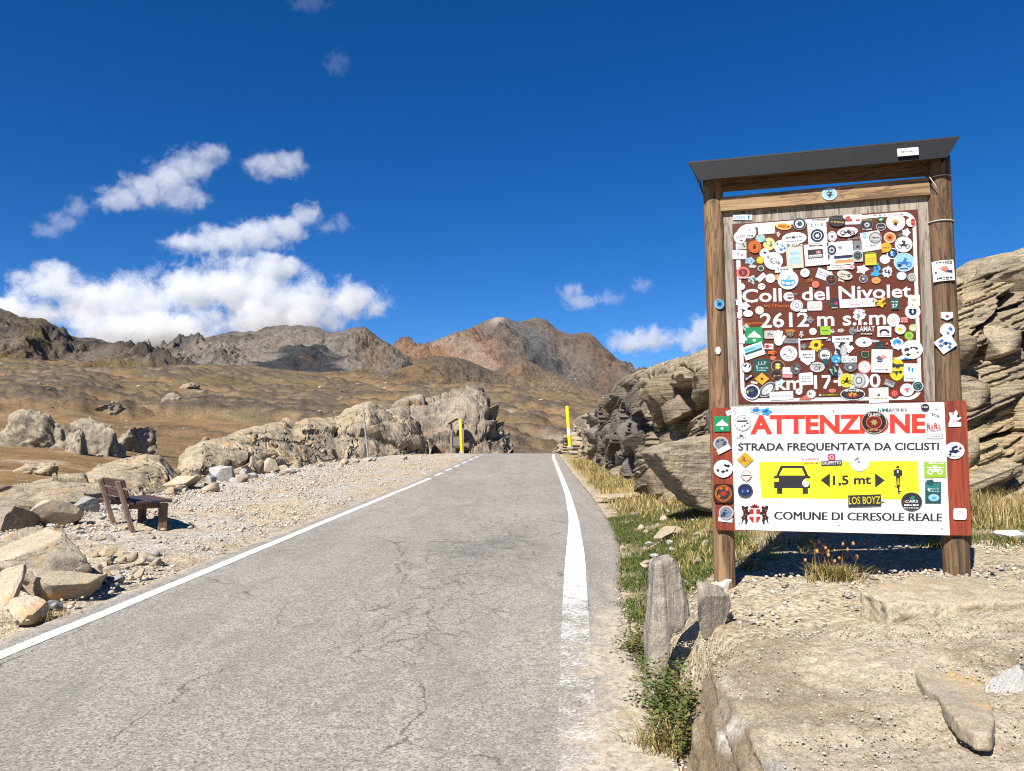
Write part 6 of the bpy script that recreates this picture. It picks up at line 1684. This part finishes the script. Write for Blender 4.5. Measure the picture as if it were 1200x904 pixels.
# stickers on the warning board and the red ends
Z2 = 5.164
R6 = [(135, 191, 96, 92, 'r', 'green', 'peaks,white;bar,white,1,.0,.1', 1), (128, 310, 92, 84, 'o', 'offwhite', 'dot,lgrey,.84,.84;bits,blue,5;bits,navy,4'), (145, 345, 84, 30, 'r', 'white', '', -25), (142, 462, 116, 108, 'o', 'white', 'bits,black,6;blob,navy,.22,.2,.2,.1'), (143, 612, 120, 116, 'q', 'dbrown', 'ring,orange,.86,.10;ring,dbrown,.78,.03;dot,black,.56,.56;blob,red,.4,.34;bits,orange,4', 2),
      (160, 728, 90, 84, 'o', 'offwhite', 'dot,lgrey,.84,.84;bits,blue,5;bits,dgrey,4'), (155, 770, 86, 28, 'r', 'white', '', 8), (195, 118, 72, 30, 'r', 'white', 'bar,lgrey,1,-.2,.2', -18), (340, 108, 96, 54, 'b', 'lblue', 'blob,blue,.6,.5;bits,pink,3'), (402, 116, 76, 54, 'b', 'sky', 'blob,blue,.5,.4;bits,navy,3'),
      (260, 184, 102, 98, 'o', 'white', 'ring,grey,.96,.03;ring,lgrey,.7,.02;box,dgrey,.6,.1,-.02,-.1;bits,grey,4'), (250, 265, 78, 26, 'n', 'grey', 'bar,grey,1,0,.5;blob,dgreen,.4,.5,0,-.2'), (275, 407, 102, 92, 'd', 'amber', 'txt,brown,R,-.16,.04,.14,.34;bar,brown,1,.04,.14'), (281, 503, 78, 78, 'd', 'white', 'ring,salmon,.8,.06;box,grey,.6,.12,0,0'), (275, 594, 92, 84, 'o', 'navy', 'ring,grey,.94,.03;blob,purple,.6,.5;blob,blue,.2,.34,-.18,.05;blob,pblue,.12,.2,.18,.04;bar,grey,1,.34,.46'),
      (642, 549, 44, 48, 'o', 'white', 'bits,lgrey,3'), (798, 392, 42, 40, 'q', 'magenta', 'ring,white,.6,.1;box,lorange,.6,.2,0,.3'), (798, 428, 124, 32, 'r', 'dgrey', 'txt,white,GRUPPETTO,-.46,.46,.26,.6', 0), (668, 402, 110, 24, 'n', 'pink', 'txt,salmon,la celliere,-.48,.48,.3,.7;bar,lorange,1,.6,1.4')]
R7 = [(203, 181, 158, 140, 'o', 'dbrown', 'ring,cream,.97,.02;ring,gold,.6,.025;dot,dred,.54,.54;blob,gold,.3,.34;txt,white,QUEEN,-.22,.24,-.26,.13;bar,salmon,1,.27,.4'), (313, 105, 180, 34, 'n', 'grey', 'txt,teal,SM,-.5,-.14,.2,.5;txt,grey,ACBIKE,-.14,.5,.3,.6', 0), (512, 91, 52, 44, 'o', 'dgrey', 'bar,white,1,-.2,.1'), (575, 138, 70, 34, 'n', 'dgreen', 'bar,dgreen,1,-.3,.2', 22),
      (565, 207, 88, 46, 'n', 'letter_red', 'txt,red,RaRa,-.48,.48,.35,.8'), (568, 236, 64, 16, 'n', 'pink', 'bar,pink,1,-.4,.4'), (570, 267, 96, 30, 'r', 'grey', 'box,white,.94,.8,0,0;bar,lgrey,1,-.2,.2', 2), (115, 420, 120, 118, 'o', 'white', 'ring,offwhite,.96,.02;bits,lgrey,3'), (572, 468, 132, 96, 'r', 'lime', 'bike,white;bar,white,1,-.48,-.34;blob,white,.3,.16,0,-.2;box,white,.8,.06,0,-.14', 1),
      (560, 606, 96, 130, 'r', 'dteal', 'box,teal,.9,.3,0,-.3;blob,white,.24,.18,-.26,-.14;bar,pteal,2,-.22,.0;dot,lblue,.7,.34,.05,.24;blob,sky,.4,.2,.05,.26', 2), (545, 545, 60, 44, 'b', 'dteal', ''), (430, 661, 128, 112, 'o', 'black', 'ring,grey,.98,.02;blob,teal,.3,.5,.04,-.14;txt,white,CARS,-.3,.3,.06,.14;bar,white,1,.12,.26;bar,offwhite,1,.28,.4;blob,red,.12,.2,-.36,0'),
      (145, 658, 268, 70, 'b', 'offwhite', 'bits,dgrey,6'), (145, 655, 200, 70, 'r', 'dgrey', 'txt,yellow,LOS BOYZ,-.48,.48,.28,.62', 0), (690, 154, 80, 104, 'b', 'white', 'bits,black,4;bar,pink,1,.1,.3'), (692, 195, 76, 26, 'r', 'white', ''), (690, 352, 122, 104, 'o', 'white', 'blob,navy,.7,.34,-.02,.05;bits,navy,4;bar,lgrey,1,.3,.4'), (723, 736, 80, 70, 'q', 'white', 'bar,pblue,2,-.1,.3;blob,pink,.3,.1,0,-.24', 2)]
for r_ in R6: sticker((820, 460), Z2, *r_, off=0.1112, parent=WS)
for r_ in R7: sticker((985, 460), Z2, *r_, off=0.1112, parent=WS)
# stickers on posts, rail and roof
sticker((0, 0), 1, 972, 227.5, 18, 15, 'o', 'lblue', 'ring,white,.96,.06;blob,dgrey,.5,.6;bits,pblue,3', off=0.0605, parent=SIGN)
sticker((0, 0), 1, 1064, 178, 25, 9, 'r', 'white', 'bar,lgrey,1,-.2,.2', rot=-3, off=0.203, parent=SIGN)
sticker((0, 0), 1, 843, 356.5, 11, 12, 'o', 'sky', 'ring,pblue,.96,.06;blob,navy,.5,.4', off=0.078, parent=SIGN, warp=(POSTL, 0.080))
sticker((0, 0), 1, 841.5, 411, 6, 9, 'o', 'white', '', off=0.078, parent=SIGN, warp=(POSTL, 0.080))
for (x, y, w, h, sh, c, dt, rt) in [(1106, 317.5, 25, 24, 'r', 'white', 'blob,salmon,.5,.3,0,-.1;box,navy,.8,.1,0,.05;bar,dgrey,1,.3,.42;bar,grey,1,-.46,-.36', -3), (1109.5, 371, 14, 10, 'h', 'white', 'dot,red,.3,.3', 0), (1110, 387, 17, 16, 'o', 'white', 'bits,blue,5', 0), (1108.5, 402.5, 20, 18, 'r', 'white', 'bits,blue,6;blob,navy,.3,.3', -32)]:
    sticker((0, 0), 1, x, y, w, h, sh, c, dt, rot=rt, off=0.082, parent=SIGN, warp=(POSTR, 0.088))

def torus_part(name, wcen, tilt, R0, rad, fn):
    n, m = 28, 8; V = []
    for k in range(n):
        a = 2 * math.pi * k / n
        for q in range(m):
            b = 2 * math.pi * q / m
            rr = R0 + rad * math.cos(b)
            x, y = rr * math.cos(a), rr * math.sin(a); z = rad * math.sin(b) + tilt * x
            V.append((fn(wcen) + x, y, wcen + z))
    fs = [[k * m + q, ((k + 1) % n) * m + q, ((k + 1) % n) * m + (q + 1) % m, k * m + (q + 1) % m] for k in range(n) for q in range(m)]
    return mk(name, V, fs, WIRE, SIGN, smooth=True)
torus_part('wire_band', S(1100, 258.5, 0.08)[1], -0.02, 0.084, 0.0045, POSTR)
torus_part('wire_band', S(1097, 206, 0.08)[1], 0.03, 0.083, 0.003, POSTR)
# loose end of the upper wire
def tube(name, pts, rad, mat, parent, seg=8):
    pts = [Vector(q) for q in pts]; V = []; fs = []
    for i, q in enumerate(pts):
        d = (pts[min(i + 1, len(pts) - 1)] - pts[max(i - 1, 0)]).normalized()
        s1 = d.orthogonal().normalized(); s2 = d.cross(s1)
        for k in range(seg):
            a = 2 * math.pi * k / seg; V.append(q + (s1 * math.cos(a) + s2 * math.sin(a)) * rad)
    for i in range(len(pts) - 1):
        for k in range(seg): fs.append([i * seg + k, i * seg + (k + 1) % seg, (i + 1) * seg + (k + 1) % seg, (i + 1) * seg + k])
    fs += [list(range(seg))[::-1], [(len(pts) - 1) * seg + k for k in range(seg)]]
    return mk(name, [tuple(q) for q in V], fs, mat, parent, smooth=True)
tube('wire_end', [SP(1088, 206, 0.075), SP(1091, 210, 0.10), SP(1096, 217, 0.105), SP(1099, 223, 0.10)], 0.003, WIRE, SIGN)

# ================================================================== BENCH, POLES, SHELTER
def bench():
    base = hit(156, 624)
    d = np.array([-0.62, 0.785]); d /= np.linalg.norm(d)
    fwd = np.array([d[1], -d[0]])                          # way the sitter faces
    rz = math.atan2(fwd[1], fwd[0])
    e = empty('park_bench', tuple(base), rz)              # local x: forward, local y: along the bench
    tag(e, 'brown wooden bench facing away on the gravel lay-by', 'bench')
    wd = wood('bench_wood', (0.085, 0.048, 0.045), (0.062, 0.035, 0.034), (0.035, 0.018, 0.016), axis=1, sc=1.2)
    wl = wood('bench_leg_wood', (0.20, 0.135, 0.10), (0.165, 0.108, 0.08), (0.085, 0.052, 0.04), axis=2, sc=1.2)
    wb = wood('bench_blue_plank', (0.032, 0.032, 0.062), (0.045, 0.036, 0.05), (0.02, 0.016, 0.025), axis=1, sc=1.2)
    L = 1.25
    def part(name, c, s, mat, tilt=0.0, piv=None):
        v, f = box_vf(0, 0, 0, *s, bev=0.008); v = np.array(v)
        ct, st = math.cos(tilt), math.sin(tilt)
        v = np.stack([v[:, 0] * ct + v[:, 2] * st, v[:, 1], -v[:, 0] * st + v[:, 2] * ct], -1) + np.array(c)
        return mk(name, v, f, mat, e)
    t = -0.30
    for y in (0.0, L):
        part('rear_leg', (-0.115, y, 0.355), (0.055, 0.125, 0.80), wl, t)
        part('front_leg', (0.40, y + 0.02, 0.19), (0.12, 0.07, 0.42), wl)
        part('seat_bearer', (0.19, y + 0.06, 0.365), (0.50, 0.05, 0.07), wl)
    for k, m in enumerate((wd, wb, wd)):
        part('seat_plank', (0.085 + k * 0.165, L / 2, 0.423 + 0.008 * k), (0.150, L + 0.24, 0.042), m, -0.04)
    for q in (0.555, 0.70):
        x = -0.115 + math.tan(t) * (q - 0.355) + 0.055
        part('back_plank', (x, L / 2, q), (0.036, L + 0.24, 0.115), wd, t)
bench()

YEL = NT('yellow_pole_paint')
_v = YEL.obj(); _n = YEL.noise(_v, 14, 5, 0.7)
YEL = YEL.bsdf(YEL.mix(YEL.ramp(_n, [(0.34, 0.5), (0.5, 0)]), (0.78, 0.52, 0.012), (0.50, 0.33, 0.03)), 0.5)
WHT = flat('reflector_white', (0.75, 0.74, 0.70), 0.4)
PGR = flat('pole_grey_metal', (0.26, 0.26, 0.27), 0.6)
def pole(name, label, foot, top, rad, mat, y=None, band=None, seg=16):
    p = hit(*foot) if y is None else at(*foot, y)
    q = at(*top, p[1])
    e = empty(name, tuple(p)); tag(e, label, 'pole')
    d = q - p
    zs = [-0.06, 0.02, 0.5, 0.97, 1.0]; rs = [1, 1, 1, 1, 0.75]
    V = []
    for t, r_ in zip(zs, rs):
        for k in range(seg):
            a = 2 * math.pi * k / seg; V.append(d * t + np.array([math.cos(a) * rad * r_, math.sin(a) * rad * r_, 0]))
    n = len(zs)
    fs = [list(z) for z in grid_faces(n, seg, True)] + [[(n - 1) * seg + k for k in range(seg)]]
    mk('shaft', V, fs, mat, e, smooth=True)
    if band:
        V = []
        for t in band:
            for k in range(seg):
                a = 2 * math.pi * k / seg; V.append(d * t + np.array([math.cos(a) * rad * 1.04, math.sin(a) * rad * 1.04, 0]))
        mk('reflective_band', V, grid_faces(2, seg, True), WHT, e, smooth=True)
    v, f = box_vf(0, 0, 0.0, rad * 3.2, rad * 3.2, 0.10, 0.02)
    mk('foot_block', v, f, PGR, e)
pole('snow_pole', 'yellow snow pole left of the road at the crest', (541, 530.5), (539.5, 491), 0.075, YEL, y=38.2)
pole('snow_pole', 'leaning yellow snow pole with white band at the cliff end', (668, 525), (664.5, 476), 0.075, YEL, y=32.5, band=(0.30, 0.46))
pole('marker_post', 'thin grey leaning metal post in front of the long outcrop', (431.5, 537.5), (424.5, 472), 0.032, PGR)

def shelter():
    y0 = 40.0
    c = at(533, 530.5, y0)
    e = empty('information_board', tuple(c)); tag(e, 'small dark roofed information board behind the yellow pole at the crest', 'information board')
    k = y0 / F
    dk = wood('board_wood_dark', (0.10, 0.065, 0.045), (0.075, 0.05, 0.035), (0.03, 0.02, 0.015))
    gm = wood('board_post_wood', (0.26, 0.21, 0.17), (0.21, 0.17, 0.135), (0.10, 0.08, 0.06))
    for x in (-4.2, 9.5):
        v, f = box_vf(x * k, 0, 0.70, 0.10, 0.12, 1.6, 0.01); mk('post', v, f, gm, e)
    v, f = box_vf(2.6 * k, 0.0, 0.55, 11.5 * k, 0.05, 0.66, 0.008); mk('panel', v, f, dk, e)
    v, f = box_vf(2.6 * k, -0.03, 0.57, 9.0 * k, 0.012, 0.46, 0.003); mk('poster', v, f, flat('faded_poster', (0.13, 0.12, 0.12), 0.6), e)
    # pitched roof: ridge along the line of sight
    for s in (-1, 1):
        pts = [(2.6 * k, -0.42, 1.72), (2.6 * k + s * 10 * k, -0.42, 1.45), (2.6 * k + s * 10 * k, 0.42, 1.45), (2.6 * k, 0.42, 1.72)]
        vs = pts + [(a, b, z + 0.06) for a, b, z in pts]
        mk('roof', vs, [[0, 1, 2, 3], [7, 6, 5, 4], [0, 4, 5, 1], [1, 5, 6, 2], [2, 6, 7, 3], [3, 7, 4, 0]], dk, e)
shelter()

# ================================================================== CLOUDS (real volumes of scattering droplets)
CLOUD_Y = 6500.0
def cloud(label, lobes, dens, nscale, seed, y=CLOUD_Y, amp=1.0, thr=0.30):
    k = y / F
    pts = [(at(px, py, y), rx * k, ry * k) for px, py, rx, ry in lobes]
    c = np.mean([q[0] for q in pts], 0)
    v0, f0 = ICO[3]
    V, Fs = [], []
    L = []
    for p_, rx, rz in pts:
        ry = max(0.75 * rx, rz) * 0.8
        L.append((p_ - c, rx, ry, rz))
        Fs.append(f0 + len(V) * len(v0)); V.append(v0 * np.array([rx, ry, rz]) * 1.35 + (p_ - c))
    o = mk('cloud', np.concatenate(V), np.concatenate(Fs), loc=c)
    rm = o.modifiers.new('union', 'REMESH'); rm.mode = 'VOXEL'; rm.voxel_size = max(12.0, min(l[3] for l in L) * 0.22)
    me = bpy.data.meshes.new_from_object(o.evaluated_get(bpy.context.evaluated_depsgraph_get()))
    o.modifiers.clear(); o.data = me; me.name = 'cloud'
    t = NT('cloud_droplets')
    v = t.obj()
    wn_ = t.n('TexNoise', {'Vector': v, 'Scale': nscale * 0.6, 'Detail': 3}).outputs['Color']
    wv = t.n('VectorMath', {0: v, 1: t.n('VectorMath', {0: t.n('VectorMath', {0: wn_, 1: (0.5, 0.5, 0.5)}, operation='SUBTRACT').outputs[0], 'Scale': 0.35 / nscale * amp}, operation='SCALE').outputs[0]}, operation='ADD').outputs[0]
    f = None
    for q, rx, ry, rz in L:
        m = t.n('VectorMath', {0: t.n('VectorMath', {0: wv, 1: tuple(q)}, operation='SUBTRACT').outputs[0], 1: (1 / rx, 1 / ry, 1 / rz)}, operation='MULTIPLY').outputs[0]
        ln = t.n('VectorMath', {0: m}, operation='LENGTH').outputs['Value']
        g = t.math('SUBTRACT', 1.0, ln)
        f = g if f is None else t.n('Math', {0: f, 1: g, 2: 0.25}, operation='SMOOTH_MAX').outputs[0]
    n = t.noise(t.map(v, loc=(seed * 31.0, seed * 17.0, 0)), nscale, 10, 0.68, 0.3)
    d = t.math('ADD', f, t.math('MULTIPLY', t.math('SUBTRACT', n, 0.52), 2.9 * amp))
    d = t.n('MapRange', {'Value': d, 'From Min': thr, 'From Max': thr + 0.5, 'To Min': 0.0, 'To Max': dens}).outputs[0]
    vol = t.n('VolumePrincipled', {'Color': (0.91, 0.918, 0.93, 1), 'Density': d, 'Anisotropy': 0.15})
    t.t.links.new(vol.outputs[0], t.out.inputs['Volume'])
    me.materials.clear(); me.materials.append(t.m)
    tag(o, label, 'cloud', 'clouds over the mountains')
cloud('largest white cloud bank lying over the left mountains', [(-80, 364, 80, 30), (0, 366, 80, 28), (62, 332, 50, 26), (110, 356, 60, 30), (160, 352, 56, 38), (222, 340, 56, 40), (270, 335, 56, 44), (310, 350, 70, 46), (325, 314, 50, 20), (365, 350, 46, 34), (412, 354, 54, 26), (180, 388, 120, 30), (330, 378, 90, 24)], 0.010, 0.0055, 1, thr=0.09)
cloud('long ragged cloud just above the largest bank', [(222, 286, 36, 16), (262, 281, 46, 20), (300, 277, 46, 22), (335, 268, 34, 22), (358, 254, 20, 18)], 0.0060, 0.0078, 2, thr=0.06)
cloud('slanting ragged cloud high above the left mountains', [(140, 234, 36, 18), (172, 222, 40, 22), (200, 212, 40, 30), (222, 194, 38, 22), (246, 180, 26, 12), (215, 232, 34, 18)], 0.0042, 0.0085, 3, thr=0.04)
cloud('small puffy cloud right of the slanting ragged cloud', [(302, 191, 20, 13), (318, 195, 30, 19), (338, 192, 28, 18)], 0.0046, 0.0095, 4, thr=0.04)
cloud('faint wispy cloud at the far left', [(58, 270, 24, 12), (74, 260, 24, 14), (90, 244, 16, 18)], 0.0022, 0.011, 5, thr=0.06)
cloud('tiny wisp right of the long ragged cloud', [(384, 266, 20, 10), (400, 260, 18, 14)], 0.0020, 0.014, 6, thr=0.08)
cloud('small cloud floating right of the peak', [(670, 342, 20, 15), (680, 354, 24, 12)], 0.0048, 0.014, 7, thr=0.05)
cloud('tiny wisp between the two small clouds right of the peak', [(714, 349, 22, 11)], 0.0022, 0.016, 8, thr=0.06)
cloud('tiny puff at the upper right of the peak', [(752, 334, 14, 11)], 0.0034, 0.018, 9, thr=0.04)
cloud('low elongated cloud above the right end of the peak', [(738, 402, 34, 15), (762, 397, 34, 17), (784, 392, 18, 12)], 0.0070, 0.010, 10, thr=0.02)
cloud('white cloud peeping out behind the left sign post', [(810, 400, 24, 18), (828, 388, 26, 26), (862, 394, 24, 18)], 0.0080, 0.010, 11, thr=0.02)
cloud('faint small wisp high in the middle of the sky', [(395, 74, 20, 20)], 0.0005, 0.014, 12, thr=0.08)
cloud('faint scrap of cloud at the top edge of the sky', [(362, 3, 30, 12)], 0.0006, 0.014, 13, thr=0.06)
